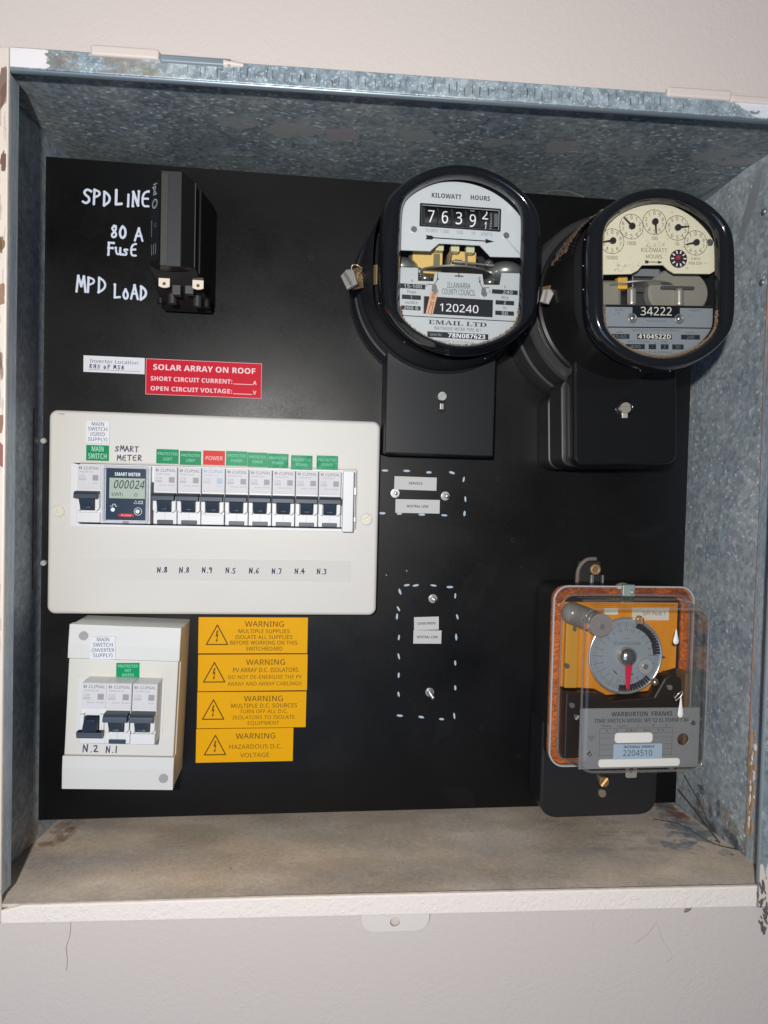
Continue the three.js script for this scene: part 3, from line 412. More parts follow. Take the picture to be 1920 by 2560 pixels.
{
  const Y = '#efae00', B = '#5c4310', B2 = '#775809';
  const warn = (w, h, rows, tx, ty) => tex(w, h, 14, x => {
    L(x, B, 0.85, [[tx, ty + 8.2], [tx + 8.2, ty - 7.2], [tx - 8.2, ty - 7.2]], true);
    F(x, B, [[tx - 0.3, ty + 3.8], [tx + 0.9, ty + 3.8], [tx - 0.1, ty + 0.4], [tx + 0.9, ty + 0.8], [tx, ty - 3.4], [tx + 0.6, ty - 3.3], [tx - 0.5, ty - 5.5], [tx - 1.1, ty - 3.6], [tx - 0.6, ty - 3.5], [tx, ty - 0.6], [tx - 1.3, ty - 0.9]]);
    rows.forEach(([s, y, size, ww, xx, c]) => T(x, s, xx, y, size, { c: c || B, w: ww }));
  }, { base: Y, unit: true });
  const G = 'stacked yellow warning signs';
  sign('warning_sign', 'yellow warning sign about multiple supplies, topmost of the stack', 'sign', 84.9, 28.4, warn(84.9, 28.4, [['WARNING', 9, 4.4, 31, 8.6], ['MULTIPLE SUPPLIES', 3.2, 3.1, 40.5, 8.2], ['ISOLATE ALL SUPPLIES', -1.4, 3.1, 45, 8.2], ['BEFORE WORKING ON THIS', -5.9, 3.1, 53, 8.2], ['SWITCHBOARD', -10.6, 3.1, 29, 8.6]], -28, 0), -98.8, -108.8, G);
  sign('warning_sign', 'yellow warning sign about PV array isolators, below the multiple supplies sign', 'sign', 85.1, 28.8, warn(85.1, 28.8, [['WARNING', 8.2, 4.4, 31, 9.8], ['PV ARRAY D.C. ISOLATORS', 2, 3.4, 51.6, 9.8], ['DO NOT DE-ENERGISE THE PV', -3.6, 2.9, 58, 9.4, B2], ['ARRAY AND ARRAY CABLINGS', -9, 2.9, 58, 9.4, B2]], -30, 0), -98.5, -138.4, G, { rot: 0.002 });
  sign('warning_sign', 'yellow warning sign about multiple D.C. sources, above the shortest sign', 'sign', 84.9, 28.6, warn(84.9, 28.6, [['WARNING', 8.8, 4.4, 31, 9], ['MULTIPLE D.C. SOURCES', 3.2, 3.2, 52, 9.4], ['TURN OFF ALL D.C.', -1.4, 3, 38, 9.4, B2], ['ISOLATORS TO ISOLATE', -6.1, 3, 49, 9.4, B2], ['EQUIPMENT', -10.7, 3, 25, 9, B2]], -30, 0), -98.8, -168, G, { rot: -0.002 });
  sign('warning_sign', 'short yellow warning sign about hazardous D.C. voltage, bottom of the stack', 'sign', 75.6, 26.6, warn(75.6, 26.6, [['WARNING', 7.2, 4.4, 31.4, 8.4], ['HAZARDOUS D.C.', -1.2, 3.5, 42, 8.4, B2], ['VOLTAGE', -8, 3.5, 23, 8, B2]], -23, 0), -103.8, -196.2, G);
  const nl = (w, h, s, ww) => lines(w, h, '#cfcfcd', '#55575c', [[s, 0, 2, ww]], { bold: true });
  const lb = (w, h, s, ww, x, y, label, rot) => sign('link_label', label, 'label', w, h, nl(w, h, s, ww), x, y, 'neutral link labels', { th: 0.8, rot });
  lb(34.4, 10.6, 'SERVICE', 11.4, 27.5, 14.3, 'white label reading SERVICE above a bolt pair', -0.008); lb(36.1, 11, 'NEUTRAL LINK', 18, 29.7, -4.1, 'white label reading NEUTRAL LINK below the SERVICE label', 0.002);
  lb(20.3, 10.6, 'CONSUMERS', 15.6, 39.4, -99, 'small white label reading CONSUMERS', 0.03); lb(23, 10.8, 'NEUTRAL LINK', 17.6, 40.5, -110.1, 'small white label reading NEUTRAL LINK below CONSUMERS', -0.004);
  const stud = (x, y, len, label, rot) => { const s = thing('link_bolt', label, 'bolt', [x, y, 0.1], 'neutral link bolts'); M('washer', at(cyl(3.6, 0.7, 24), 0, 0, 0.4), zinc, s); M('nut', at(new THREE.CylinderGeometry(2.9, 2.9, 2.6, 6).rotateX(Math.PI / 2), 0, 0, 2), zinc, s, [0, 0, 0], [0, 0, rot]); M('thread', merge([at(cyl(1.3, len, 14), 0, 0, len / 2), ...Array.from({ length: Math.floor(len / 1) }, (_, i) => at(new THREE.TorusGeometry(1.3, 0.22, 5, 14), 0, 0, 0.6 + i))]), steel, s); M('tip', at(new THREE.SphereGeometry(1.25, 12, 8).scale(1, 1, 0.5), 0, 0, len), steel, s); };
  stud(11.1, 6.1, 6, 'bolt beside the SERVICE label, against the distribution board side', 0.2); stud(52.1, 4.8, 9, 'bolt right after the SERVICE and NEUTRAL LINK labels', 0.5); stud(44.2, -78.8, 8, 'bolt above the CONSUMERS label', 0.1); stud(43.6, -155.4, 16, 'long bolt below the CONSUMERS link labels', 0.3);
}
// ---------------------------------------------------------------- fuse holder
{
  const fu = thing('fuse_holder', 'black fuse holder with cream terminal tabs beside the handwriting', 'fuse', [-153, 185, 0]);
  const V = (l) => new ConvexGeometry(l.map(p => new THREE.Vector3(p[0] + 153, p[1] - 185, p[2])));
  const fm = mat([0.009, 0.009, 0.009], 0.45, 0, { specularIntensity: 0.6 }), fm2 = mat([0.014, 0.012, 0.011], 0.7, 0, { specularIntensity: 0.6 });
  M('base_block', V([[-172, 219, 0.1], [-133, 219, 0.1], [-172, 146, 0.1], [-133, 146, 0.1], [-170, 224, 12], [-136, 222, 12], [-170.5, 216, 44], [-138, 217, 44], [-170.5, 154, 44], [-138, 154, 44]]), fm, fu);
  M('carrier', V([[-169.4, 213, 30], [-138.8, 213, 30], [-169.4, 157, 30], [-138.8, 157, 30], [-169.9, 213.6, 59.5], [-139.6, 214.8, 59.5], [-169.2, 157.6, 59.5], [-139.4, 157, 59.5], [-160.4, 216.8, 69.4], [-146.8, 217.8, 69.4], [-159.8, 153.8, 69.4], [-146.4, 154.4, 69.4]]), fm, fu);
  M('front_strip', box(13.4, 62.6, 0.8, 0.3), mat([0.024, 0.025, 0.028], 0.5), fu, [-0.4, 0.7, 69.7]);
  M('front_strip_edge', box(4.4, 60, 0.6, 0.2), mat([0.036, 0.036, 0.034], 0.55), fu, [-4.6, 0.2, 70.1]);
  M('edge_bead', bar([13.6, 29.6, 59.6], [13.8, -27.6, 59.6], 0.35, 8), mat([0.07, 0.065, 0.055], 0.6), fu);
  const pT = tex(56, 12, 10, x => { T(x, 'ipd', -22, 0, 4.2, { c: '#9aa6ac', bold: true }); Ci(x, '#a9b4bc', -12, 0, 3, 0.6); Ci(x, '#8d979e', -12, 0, 2, 0.4); T(x, 'S3', 3, 1, 2.2, { c: '#6d757c' }); L(x, '#9199a0', 0.4, [[-1, -3.4], [10, -3.4]]); for (const y of [-3, -0.6, 1.8]) L(x, '#8d959c', 0.5, [[16, y], [23, y]]); }, { base: '#191a1c', unit: true });
  const pr = M('maker_print', new THREE.PlaneGeometry(54, 12), mat([1, 1, 1], 0.5, 0, { map: pT }), fu, [-12.2, 0.4, 64.6]); pr.rotation.set(0, 0, 0); pr.rotateY(-0.81); pr.rotateZ(-Math.PI / 2);
  M('lower_shroud', V([[-170.2, 158, 20], [-136.4, 158, 20], [-170, 157, 58], [-138.6, 157, 58], [-164, 147, 46], [-137, 149.5, 46], [-170, 140, 8], [-134, 140, 8]]), fm2, fu);
  const cream = mat([0.72, 0.62, 0.5], 0.55);
  for (const [x, y] of [[-161, 148.4], [-138, 148.4]]) { const sh = new THREE.Shape(); sh.moveTo(-3.8, 3.2); sh.lineTo(3.8, 3.2); sh.lineTo(3.8, -2.4); sh.quadraticCurveTo(0, -4.4, -3.8, -2.4); sh.closePath(); const h = new THREE.Path(); h.absarc(0, -0.6, 1.1, 0, Math.PI * 2); sh.holes.push(h); const t = M('terminal_tab', ext(sh, 1.6, 0.25, 1, 10), cream, fu, [x + 153, y - 185, 50]); M('tab_slot', box(7.4, 2.2, 3, 0.4), mat([0.06, 0.04, 0.03], 0.7), fu, [x + 153, y - 181, 50]); M('tab_core', at(cyl(1.6, 1, 12), 0, -0.6, -0.4), mat([0.06, 0.06, 0.06], 0.6), t); }
  M('terminal_lug', box(6, 7, 6, 0.6), mat([0.04, 0.04, 0.04], 0.5), fu, [-0.6, -39.6, 44]); M('terminal_lug', box(6, 6, 6, 0.6), mat([0.05, 0.05, 0.055], 0.5), fu, [8.2, -39, 44]);
  for (const [x, y] of [[-158.6, 142], [-141, 141]]) M('cable_boss', bar([x + 153, y - 185 + 4, 34], [x + 153, y - 185 - 3.4, 34], 3, 16), mat([0.03, 0.03, 0.032], 0.5), fu);
  M('cable_boss', bar([-16, -40, 24], [-16, -44, 24], 2.6, 12), fm, fu); M('cable_boss', bar([17, -39, 24], [17, -45, 24], 2.8, 12), fm, fu);
}
// ---------------------------------------------------------------- electricity meters
const dust = mat([0.2, 0.13, 0.08], 0.95), dustyBlack = mat([0.02, 0.017, 0.014], 0.55);
function drift(R, hw, z, a0, a1, n, sz) { // crumbly dust lying along the inner ledge of a bezel
  const o = ringPts.clip(R, hw, 360), gs = []; for (let i = 0; i < n; i++) { const k = Math.floor(rr(a0, a1)); const p = o[(k + 360) % 360]; const g = new THREE.IcosahedronGeometry(rr(0.35, sz), 0); g.scale(1.5, 0.8, 1); g.rotateZ(rr(0, 3)); gs.push(at(g, p[0] * rr(0.975, 1.01), p[1] * rr(0.975, 1.01), z + rr(-1.2, 0.8))); } return merge(gs);
}
function meterCase(root, c) { // c: rings
  M('base', loft(c.base, true, true, 0.6), c.baseMat || blackSatin, root);
  M('case', loft(c.drum, true, false, 0.6), c.drumMat || blackSatin, root);
  M('bezel', loft(c.bezel, false, false, 0.9), blackGloss, root);
  M('inner_case', loft(c.inner, true, false, 0.6), blackMatt, root);
}
function specks(R, hw, z0, z1, n, cx) { const gs = []; for (let i = 0; i < n; i++) { const a = rr(0, 6.28), o = ringPts.clip(R, hw, 360)[Math.floor(a / 6.2832 * 360)]; gs.push(at(new THREE.IcosahedronGeometry(rr(0.15, 0.4), 0), o[0] + cx, o[1], rr(z0, z1))); } return merge(gs); }
const lint = mat([0.55, 0.52, 0.48], 0.9);
const clipShape = (R, hw, S_ = THREE.Shape) => { const s = new S_(); ringPts.clip(R, hw, 120, 40).forEach((p, i) => i ? s.lineTo(...p) : s.moveTo(...p)); s.closePath(); return s; };
function clipPoly(R, hw, y0, y1) { return ringPts.clip(R, hw, 720, 40).filter(p => p[1] >= y0 && p[1] <= y1); }
const printM = (t, r = 0.45, m = 0) => mat([1, 1, 1], r, m, { map: t });
function sealTag(label, x, y, z, rot) {
  const s = thing('lead_seal', label, 'seal', [x, y, z], 'lead seals on the meters'); s.rotation.set(0, -0.5, rot); if (rot < 0) s.scale.setScalar(0.78);
  M('seal_body', ext(poly([[-4.6, -6], [4, -6.4], [5.4, 4], [1, 6.8], [-5, 5]]), 3.6, 0.7, 2), mat([0.3, 0.29, 0.27], 0.5, 0.3), s);
  M('crimp', box(2.2, 11, 1, 0.4), mat([0.17, 0.16, 0.15], 0.5, 0.3), s, [-0.6, -0.4, 3.6], [0, 0, 0.12]);
  M('seal_wire', tube([[3, 4, 2], [6, 7, 3], [9, 6, 1], [10, 2, 0], [7, 0, 1]], 0.45, 20, 6), brass, s);
}
{ // meter with number wheels
  const m = thing('electricity_meter', 'black round electricity meter with number wheels reading 76392, grey face', 'meter', [41, 164, 0], 'electricity meters');
  const C = ringPts.circ, K = ringPts.clip;
  meterCase(m, {
    base: [[C(69), 0.1], [C(70.6), 1], [C(70.6), 5], [C(69.4), 6], [C(69.2), 15], [C(68.4), 18.5], [C(67.6), 19.2]],
    drum: [[C(65.6), 18], [C(65.6), 21], [C(66.6), 22], [C(66.6), 30], [C(65.4), 31.4], [C(64.6), 32], [C(64.4), 60], [K(64.2, 61), 66], [K(63.6, 58.5), 70]],
    bezel: [[K(62.2, 55, 112, 22, 2, 3), 69], [K(64.4, 56.6, 112, 22, 2, 3), 71], [K(65.1, 57.2, 112, 22, 2, 3), 75], [K(64.6, 56.6, 112, 22, 2, 3), 79], [K(63.4, 55, 112, 22, 2, 3), 82.4], [K(61.6, 52.6, 112, 22, 2, 3), 85], [K(60.2, 50, 112, 22, 2, 1.8), 85.8], [K(58.8, 47, 112, 22, 2, 1.8), 85], [K(57.6, 44.4, 112, 22, 2, 1.8), 82.6], [K(57.1, 42.6, 112, 22, 2, 1.8), 79.6], [K(57, 42.2, 112, 22, 2, 1.8), 77]],
    inner: [[K(61, 56), 30], [K(61, 56), 60], [K(59.4, 46, 112, 22, 2, 1.8), 76]],
  });
  M('window_glass', at(new THREE.ShapeGeometry(clipShape(57.6, 43.2), 24), 2, 1.8, 78), glassPane, m);
  M('dust', at(drift(57.4, 42.4, 79, 218, 326, 900, 0.42), 2, 1.6, 0), dust, m).userData.kind = 'stuff';
  M('dust', specks(65.2, 57.2, 72, 78, 14, 2), lint, m).userData.kind = 'stuff';
  const zf = 72;
  // upper register plate
  const up = clipPoly(59, 47, 9.6, 99); // arc from right to left over the top
  const upper = poly([...up, [-47, 9.4], [-18.8, 10.2], [-12.8, 15.9], [16.3, 16.4], [24.1, 9.1], [47, 10]]);
  upper.holes.push(rrectShape(54.6, 13.4, 0.3, 2, 34.7, THREE.Path));
  const upT2 = tex(100, 124, 10, x => {
    T(x, 'KILOWATT', -8.4, 48.6, 3.3, { c: '#33363c', bold: true, w: 21.4 }); T(x, 'HOURS', 15.6, 49, 3.3, { c: '#33363c', bold: true, w: 14.4 });
    [['10 000', -18.4, 9], ['1 000', -9, 6.8], ['100', 1.5, 5], ['10', 11.2, 3.2], ['UNITS', 20.8, 8.6]].forEach(([s, px, w]) => T(x, s, px, 24.3, 2.4, { c: '#8d9194', w }));
    L(x, '#1b1e24', 0.75, [[-18, 19.5], [21, 19.6]]); F(x, '#1b1e24', [[-22.3, 20.9], [-18, 20.9], [-16, 19.5], [-18, 18.1], [-22.3, 18.1], [-21.4, 19.5]]); F(x, '#1b1e24', [[20.2, 21.2], [26.4, 19.6], [20.2, 18]]);
    x.strokeStyle = '#15181d'; x.lineWidth = 1.6; x.strokeRect(-26, -41.9, 56, 14.4);
    for (let i = 0; i < 40; i++) Ci(x, `rgba(110,108,100,${rr(0.1, 0.35)})`, rr(-45, 45), rr(10, 58), rr(0.1, 0.35));
  }, { base: '#cbd0d2' });
  M('register_plate', at(ext(upper, 1.2, 0.15, 1), 0, 0, zf), printM(upT2, 0.35, 0.1), m);
  const reg = M('register', at(box(58, 17, 10, 0.5), 2, 34.7, zf - 10), blackMatt, m);
  const dig = (s, o2) => tex(8.6, 13.4, 16, x => { T(x, s, 0, -0.2 + (o2 || 0), 8.6, { c: '#eef0f0', w: s === '1' ? 2.8 : 5.4 }); if (s === '9') R(x, '#e8eaea', -1.6, 6.7, 1.6, 6.2); }, { base: '#101215', unit: true });
  const wheels = [['7', -18.5], ['6', -8.9], ['3', 1.2], ['9', 10.9]];
  const wheelGeo = () => new THREE.CylinderGeometry(10, 10, 8.6, 16, 1, true, -0.67, 1.34).rotateZ(Math.PI / 2).scale(1, 1, 1);
  const wheel = (t) => { const g = new THREE.PlaneGeometry(8.6, 13, 1, 14), p = g.attributes.position; for (let i = 0; i < p.count; i++) { const y = p.getY(i); p.setZ(i, Math.sqrt(121 - y * y) - 11); } g.computeVertexNormals(); return g; };
  for (const [s, x] of wheels) M('number_wheel', wheel(), printM(dig(s, s === '9' ? -1 : 0), 0.4), m, [x, 34.7, zf + 0.4]);
  M('number_wheel', wheel(), printM(tex(8.6, 13.4, 16, x => { T(x, '2', -1, 3.8, 7.6, { c: '#eef0f0', w: 5.2 }); T(x, '1', -0.4, -4.9, 7, { c: '#eef0f0', w: 2.6 }); for (let i = -6; i < 6; i++) L(x, '#dfe1e1', 0.22, [[2.6, i * 1.1], [3.8, i * 1.1]]); }, { base: '#101215', unit: true }), 0.4), m, [20.8, 34.7, zf + 0.4]);
  M('wheel_end', box(2.6, 9, 1.6, 0.3), steel, m, [27.4, 34.7, zf]);
  for (const [x, y] of [[-30.7, 24.1], [34.7, 24.2]]) M('plate_screw', slotScrew(2.1, 1.3, 0.9 + x), steel, m, [x, y, zf + 1.2]);
  // lower name plate
  const lowPts = [[-47, -2], [-26.8, -1.7], [-26.6, -10.5], [-15.9, -10.1], [-15, -3.8], [18.8, -3.2], [20, -10.4], [31.4, -9.9], [32.6, -1.5], [47, -1]];
  const low = clipPoly(59, 47, -99, -2.2).sort((a, b) => Math.atan2(b[1], b[0]) - Math.atan2(a[1], a[0])); // right to left under
  const lower = poly([...lowPts, ...low]);
  const loT = tex(100, 124, 12, x => {
    const k = '#191c22', t = '#c9cdd0', d = '#3e434c';
    T(x, 'ILLAWARRA', 2.2, -12.2, 4, { c: d, w: 16.6 }); T(x, 'COUNTY COUNCIL', 2.2, -16.8, 4, { c: d, w: 24 });
    R(x, k, -22.2, -20.8, 26.9, -32.9); L(x, '#8f9496', 0.5, [[-22.3, -20.8], [-22.3, -32.9]]);
    T(x, '120240', 2.7, -28, 5.4, { c: '#e9ebec', w: 28.6 });
    [[-39.1, -12.9, -21.5, -16.2, '15-100', 13], [-37.7, -20.5, -24.4, -23.6, '1', 1.4], [-37.8, -28, -24.4, -30.9, '266 6', 10.4], [26, -13.2, 44.6, -16.3, '240', 7.4], [28.8, -20.7, 42.2, -23.7, '2', 1.8], [28.8, -28, 42.3, -31, '50', 4.8]].forEach(([a, b, c, e, s, w]) => { R(x, '#24272e', a, b, c, e); T(x, s, (a + c) / 2 + (s === '240' ? 2 : 0), (b + e) / 2, 2.3, { c: t, w }); });
    [['A', -30.8, -10.8, 1.4], ['Phase', -31, -18.4, 6.8], ['rev/kW.h', -31, -25.8, 9.4], ['V', 35.3, -11.3, 1.5], ['Wire', 35.5, -18.6, 5.4], ['Hz', 35.5, -25.8, 2.8]].forEach(([s, px, py, w]) => T(x, s, px, py, 2.1, { c: '#4a4e56', w }));
    L(x, k, 0.55, [[-48, -35], [48, -34.9]]);
    T(x, 'EMAIL LTD', 2.2, -38.4, 3, { c: '#33373f', font: 'serif', bold: true, w: 42 }); T(x, 'WATTHOUR  METER  TYPE  M 1', 2.4, -42.4, 2.2, { c: '#4b5058', w: 34 });
    R(x, k, -19.2, -44.9, 24.2, -48.9); T(x, 'Serial No', -13.2, -46.9, 1.9, { c: '#9ea3a8', w: 8.2 }); T(x, '78N087623', 8.8, -46.9, 3, { c: '#e6e8ea', bold: true, w: 27 });
    T(x, 'MADE IN AUSTRALIA', 2.4, -51.3, 1.8, { c: '#868b90', w: 24 });
    L(x, k, 0.6, [[2, -3.4], [2, -6]]); L(x, k, 0.7, [[-0.8, -5.6], [5, -5.5]]); L(x, k, 0.4, [[-13, -5], [-13, -9], [-15.4, -12.4], [-20, -12.6]]); L(x, k, 0.4, [[17, -5], [17, -9], [19, -12.6], [24, -12.4]]);
    F(x, k, [[-13.6, -9], [-12.2, -9], [-12.9, -6.6]]); F(x, k, [[16.4, -9], [17.8, -9], [17.1, -6.6]]); T(x, 'F', -20.8, -13.6, 2, { c: d }); T(x, 'S', 24.4, -15, 2, { c: d }); T(x, 'S', -13, -4.6, 1.4, { c: d }); T(x, 'F', 16, -6.6, 1.4, { c: d });
    for (let i = 0; i < 70; i++) blotch(x, `rgba(110,74,52,${rr(0.15, 0.5)})`, ...(() => { const a = rr(3.5, 5.9), q = rr(55, 58.5); return [q * Math.cos(a), q * Math.sin(a)]; })(), rr(0.3, 1.2), rr(0.3, 0.8), 0, 0.5, 10);
  }, { base: '#bac0c1' });
  M('name_plate', at(ext(lower, 1.2, 0.12, 1), 0, 0, zf - 0.6), printM(loT, 0.4, 0.1), m);
  for (const [x, y] of [[-15.1, -16.7], [20, -17]]) { M('plate_screw', slotScrew(2.1, 1.8, 0.6), steel, m, [x, y, zf + 0.6]); M('slot', at(ext(rrectShape(3.4, 6, 1.7), 0.3, 0), x, y + 1.6, zf + 0.5), mat([0.2, 0.2, 0.2], 0.5, 0.5), m); }
  M('copper_tag', ext(poly([[-2.6, 1], [2.6, 1], [2.4, -16.4], [-2.6, -16.6]]), 0.5, 0.1, 1), printM(tex(8, 22, 14, x => { x.rotate(0); T(x, '18 DEC 1978', 0.2, -8, 2.6, { c: '#7a5238', rot: Math.PI / 2, w: 13.6, bold: true }); }, { base: '#d8a98a', unit: false }), 0.4, 0.3), m, [-15, -17, zf + 0.9], [0, 0, -0.2]);
  // disc, magnets, coil and gear behind the plates
  const alu = mat([0.62, 0.63, 0.62], 0.28, 0.9), cast = mat([0.3, 0.31, 0.3], 0.35, 0.7), yel = mat([0.7, 0.48, 0.15], 0.45);
  M('disc', at(new THREE.CylinderGeometry(34, 34, 1.2, 96), 3, 1.2, 40), alu, m);
  M('coil', at(box(22, 18, 14, 1.2), -18, 8.6, 52), yel, m); M('coil', at(box(20, 18, 10, 1), 8, 8.6, 52), yel, m);
  M('coil_slot', at(box(4.6, 10, 1, 1.8), -11.6, 8.6, 59.4), mat([0.16, 0.15, 0.08], 0.6), m);
  for (const x of [-10.6, 0.6, 11.6]) M('gear_block', at(box(6, 5, 6, 0.5), x, 16.6, 62), mat([0.6, 0.58, 0.32], 0.5), m);
  M('spindle', bar([-2, 7.4, 64], [29, 6.2, 64], 0.7, 10), steel, m);
  M('frame_post', bar([-1.4, 17, 63], [-4.4, 1.6, 63], 0.8, 10), steel, m); M('frame_post', bar([8.6, 17, 63], [9.4, 2.2, 63], 0.8, 10), steel, m); M('frame_bar', bar([-5, 2.8, 65], [10, 3, 65], 0.6, 10), steel, m);
  M('worm', bar([0.4, 7.4, 64], [5.6, 7.2, 64], 1.4, 12), zinc, m); M('worm', bar([24, 6.4, 64], [28.6, 6.3, 64], 1.3, 12), steel, m);
  for (const s of [-1, 1]) { M('magnet', new THREE.SphereGeometry(1, 28, 18).scale(14, 8.6, 16), cast, m, [s < 0 ? -37 : 40, s < 0 ? 2.4 : 4, 52]); M('magnet_pole', new THREE.SphereGeometry(1, 20, 14).scale(5.4, 4, 7), mat([0.42, 0.42, 0.4], 0.22, 0.85), m, [s < 0 ? -20.6 : 26.4, -6.4, 62]); M('bolt_head', new THREE.SphereGeometry(3.4, 16, 10), steel, m, [s < 0 ? -24 : 27, s < 0 ? 0.4 : 9, 58]); }
  M('pillar', bar([-29, 12, 54], [-30.4, 6, 56], 2.4, 14), cast, m);
  // terminal cover
  M('terminal_cover', at(ext(rrectShape(84.6, 92, 1.6, 0, 0), 30, 1, 2), -0.2, -82, 0.1), mat([0.009, 0.0105, 0.013], 0.42, 0, { specularIntensity: 0.6 }), m);
  M('cover_screw', slotScrew(3.4, 2.6, 0.7), zinc, m, [0.4, -83.4, 30]); M('screw_slot', at(ext(rrectShape(5, 11, 1, 0, 0), 0.5, 0.1, 1), 0.6, -90, 30), mat([0.004, 0.004, 0.004], 0.3), m); M('screw_latch', box(3, 4.6, 1, 0.3), steel, m, [0.6, -91, 30.6]);
  // sealing lug on the left flank
  M('seal_lug', box(15, 15, 1.6, 0.5), brass, m, [-65, -5, 55], [0, -0.75, 0]); M('lug_bracket', box(6, 14, 1.6, 0.5), mat([0.34, 0.25, 0.14], 0.45, 0.7), m, [-56.6, -5.4, 63], [0, -0.7, 0]); M('lug_screw', slotScrew(3.6, 2, 1.4), brass, m, [-66.6, -5.6, 55.6], [0, -0.5, 0]);
}
sealTag('grey lead seal on the brass lug of the number-wheel meter', -31.5, 156, 58, 0.45);
{ // meter with clock dials
  const m = thing('electricity_meter', 'black round electricity meter with five clock dials and cream face', 'meter', [168, 152, 0], 'electricity meters'); m.rotation.z = 0.04;
  const C = ringPts.circ, K = ringPts.clip;
  meterCase(m, {
    base: [[C(69.4), 0.1], [C(70.6), 1.2], [C(70.4), 20], [C(69.4), 21.6], [C(66.5), 22], [C(66.4), 25], [C(68.6), 25.4], [C(68.4), 46], [C(66.6), 48]],
    drum: [[C(60.6), 47], [C(60.6), 53.6], [C(62), 54.6], [C(61.6), 56], [C(59.6), 56.6], [C(58.6), 60], [C(57.8), 84], [K(57.4, 55), 94], [K(58, 53), 100]],
    bezel: [[K(56.4, 50, 112, 22, 3.8, 0), 98], [K(59, 51.4, 112, 22, 3.8, 0), 100], [K(60.2, 52.2, 112, 22, 3.8, 0), 105], [K(59.6, 51.6, 112, 22, 3.8, 0), 110], [K(58, 49.8, 112, 22, 3.8, 0), 113.6], [K(56, 47, 112, 22, 3.8, 0), 115.4], [K(54.4, 44.4, 112, 22, 3.8, 0), 115.2], [K(52.8, 42, 112, 22, 3.8, 0), 113.6], [K(51.6, 40.4, 112, 22, 3.8, 0), 110.6], [K(51.2, 39.8, 112, 22, 3.8, 0), 107]],
    inner: [[K(56, 51), 60], [K(56, 51), 92], [K(54.4, 46, 112, 22, 3.8, 0), 105.6]], drumMat: mat([0.012, 0.011, 0.011], 0.22), baseMat: mat([0.03, 0.029, 0.03], 0.42),
  });
  M('window_glass', at(new THREE.ShapeGeometry(clipShape(52, 40.6), 24), 3.8, 0, 108.4), glassPane, m);
  M('dust', at(drift(51.4, 40, 109.6, 204, 334, 1300, 0.5), 3.8, 0, 0), dust, m).userData.kind = 'stuff';
  M('dust', merge(Array.from({ length: 260 }, () => { const a = rr(2.05, 2.75); const g = new THREE.IcosahedronGeometry(rr(0.3, 1.1), 0); g.scale(1, 1, rr(1, 3)); return at(g, 59.3 * Math.cos(a), 59.3 * Math.sin(a), rr(64, 92)); })), mat([0.1, 0.07, 0.05], 0.95), m).userData.kind = 'stuff';
  M('dust', specks(60.3, 52.3, 102, 108, 16, 3.8), lint, m).userData.kind = 'stuff';
  const zf = 102;
  const edge = [[-44, 4.2], [-13.7, 5.4], [-9.1, 7.8], [-5.8, 11.4], [9.3, 11.8], [12.9, 8.6], [17.1, 6.4], [42.6, 6.6], [46.4, 8.8], [47.5, 13]];
  const rot = ([x, y]) => [x * Math.cos(.04) + y * Math.sin(.04), -x * Math.sin(.04) + y * Math.cos(.04)];
  const up = clipPoly(53.6, 47.5, 13.2, 99);
  const dials = [[-27.9, 25.7, true, 262], [-14.8, 36.2, false, -47], [1.3, 40.3, true, 175], [17.6, 37.5, false, 84], [31.1, 28.4, true, 258]].map(([x, y, cc, a]) => [...rot([x, y]), cc, a]);
  const upT = tex(94, 112, 14, x => {
    const k = '#4a463e';
    dials.forEach(([cx, cy, cc]) => { Ci(x, k, cx, cy, 8.2, 0.34); for (let i = 0; i < 10; i++) { const a = (90 - (cc ? -1 : 1) * i * 36) * Math.PI / 180; T(x, String(i), cx + 6.1 * Math.cos(a), cy + 6.1 * Math.sin(a), 2.5, { c: k }); L(x, k, 0.3, [[cx + 7.7 * Math.cos(a), cy + 7.7 * Math.sin(a)], [cx + 8.4 * Math.cos(a), cy + 8.4 * Math.sin(a)]]); } });
    [['10000', -27.8, 14.8, 8.4], ['1000', -14.5, 25.2, 6.8], ['100', 1.7, 29.5, 4.8], ['10', 17.9, 26.8, 3]].forEach(([s, px, py, w]) => T(x, s, ...rot([px, py]), 2.5, { c: k, w }));
    T(x, 'KILOWATT', ...rot([1.7, 21.5]), 2.6, { c: '#6d685e', w: 19 }); T(x, 'HOURS', ...rot([1.8, 17.3]), 2.6, { c: '#6d685e', w: 12 }); T(x, 'K.W.H.', ...rot([31.7, 17.8]), 2, { c: '#625d54', w: 7 }); T(x, 'PER DIV', ...rot([31.4, 14.6]), 2, { c: '#625d54', w: 9.8 }); T(x, '1/100', ...rot([25.5, 11]), 1.2, { c: '#625d54', w: 1.8 });
    L(x, '#332f33', 0.5, [[-3, 13.6], [6, 13.6]]); F(x, '#332f33', [[-4.2, 14.6], [-1.8, 14.6], [-1, 13.6], [-1.8, 12.6], [-4.2, 12.6], [-3.6, 13.6]]); F(x, '#332f33', [[5.4, 14.7], [8.6, 13.6], [5.4, 12.5]]);
    for (let i = 0; i < 60; i++) blotch(x, `rgba(150,142,124,${rr(0.1, 0.5)})`, ...(rnd() < 0.5 ? [rr(-4, 10), rr(22, 28)] : [rr(-26, -8), rr(7, 13)]), rr(0.2, 1.3), rr(0.2, 0.8), rr(-1, 1), 0.5, 10);
    for (let i = 0; i < 50; i++) blotch(x, `rgba(160,150,128,${rr(0.1, 0.35)})`, rr(-44, 44), rr(6, 52), rr(0.2, 1.4), rr(0.2, 1), 0, 0.5, 10);
  }, { base: '#d6d0b4' });
  M('dial_plate', at(ext(poly([...up, ...edge.map(p => p)]), 1.2, 0.15, 1), 0, 0, zf), printM(upT, 0.45), m);
  const ptr = mat([0.02, 0.02, 0.024], 0.35);
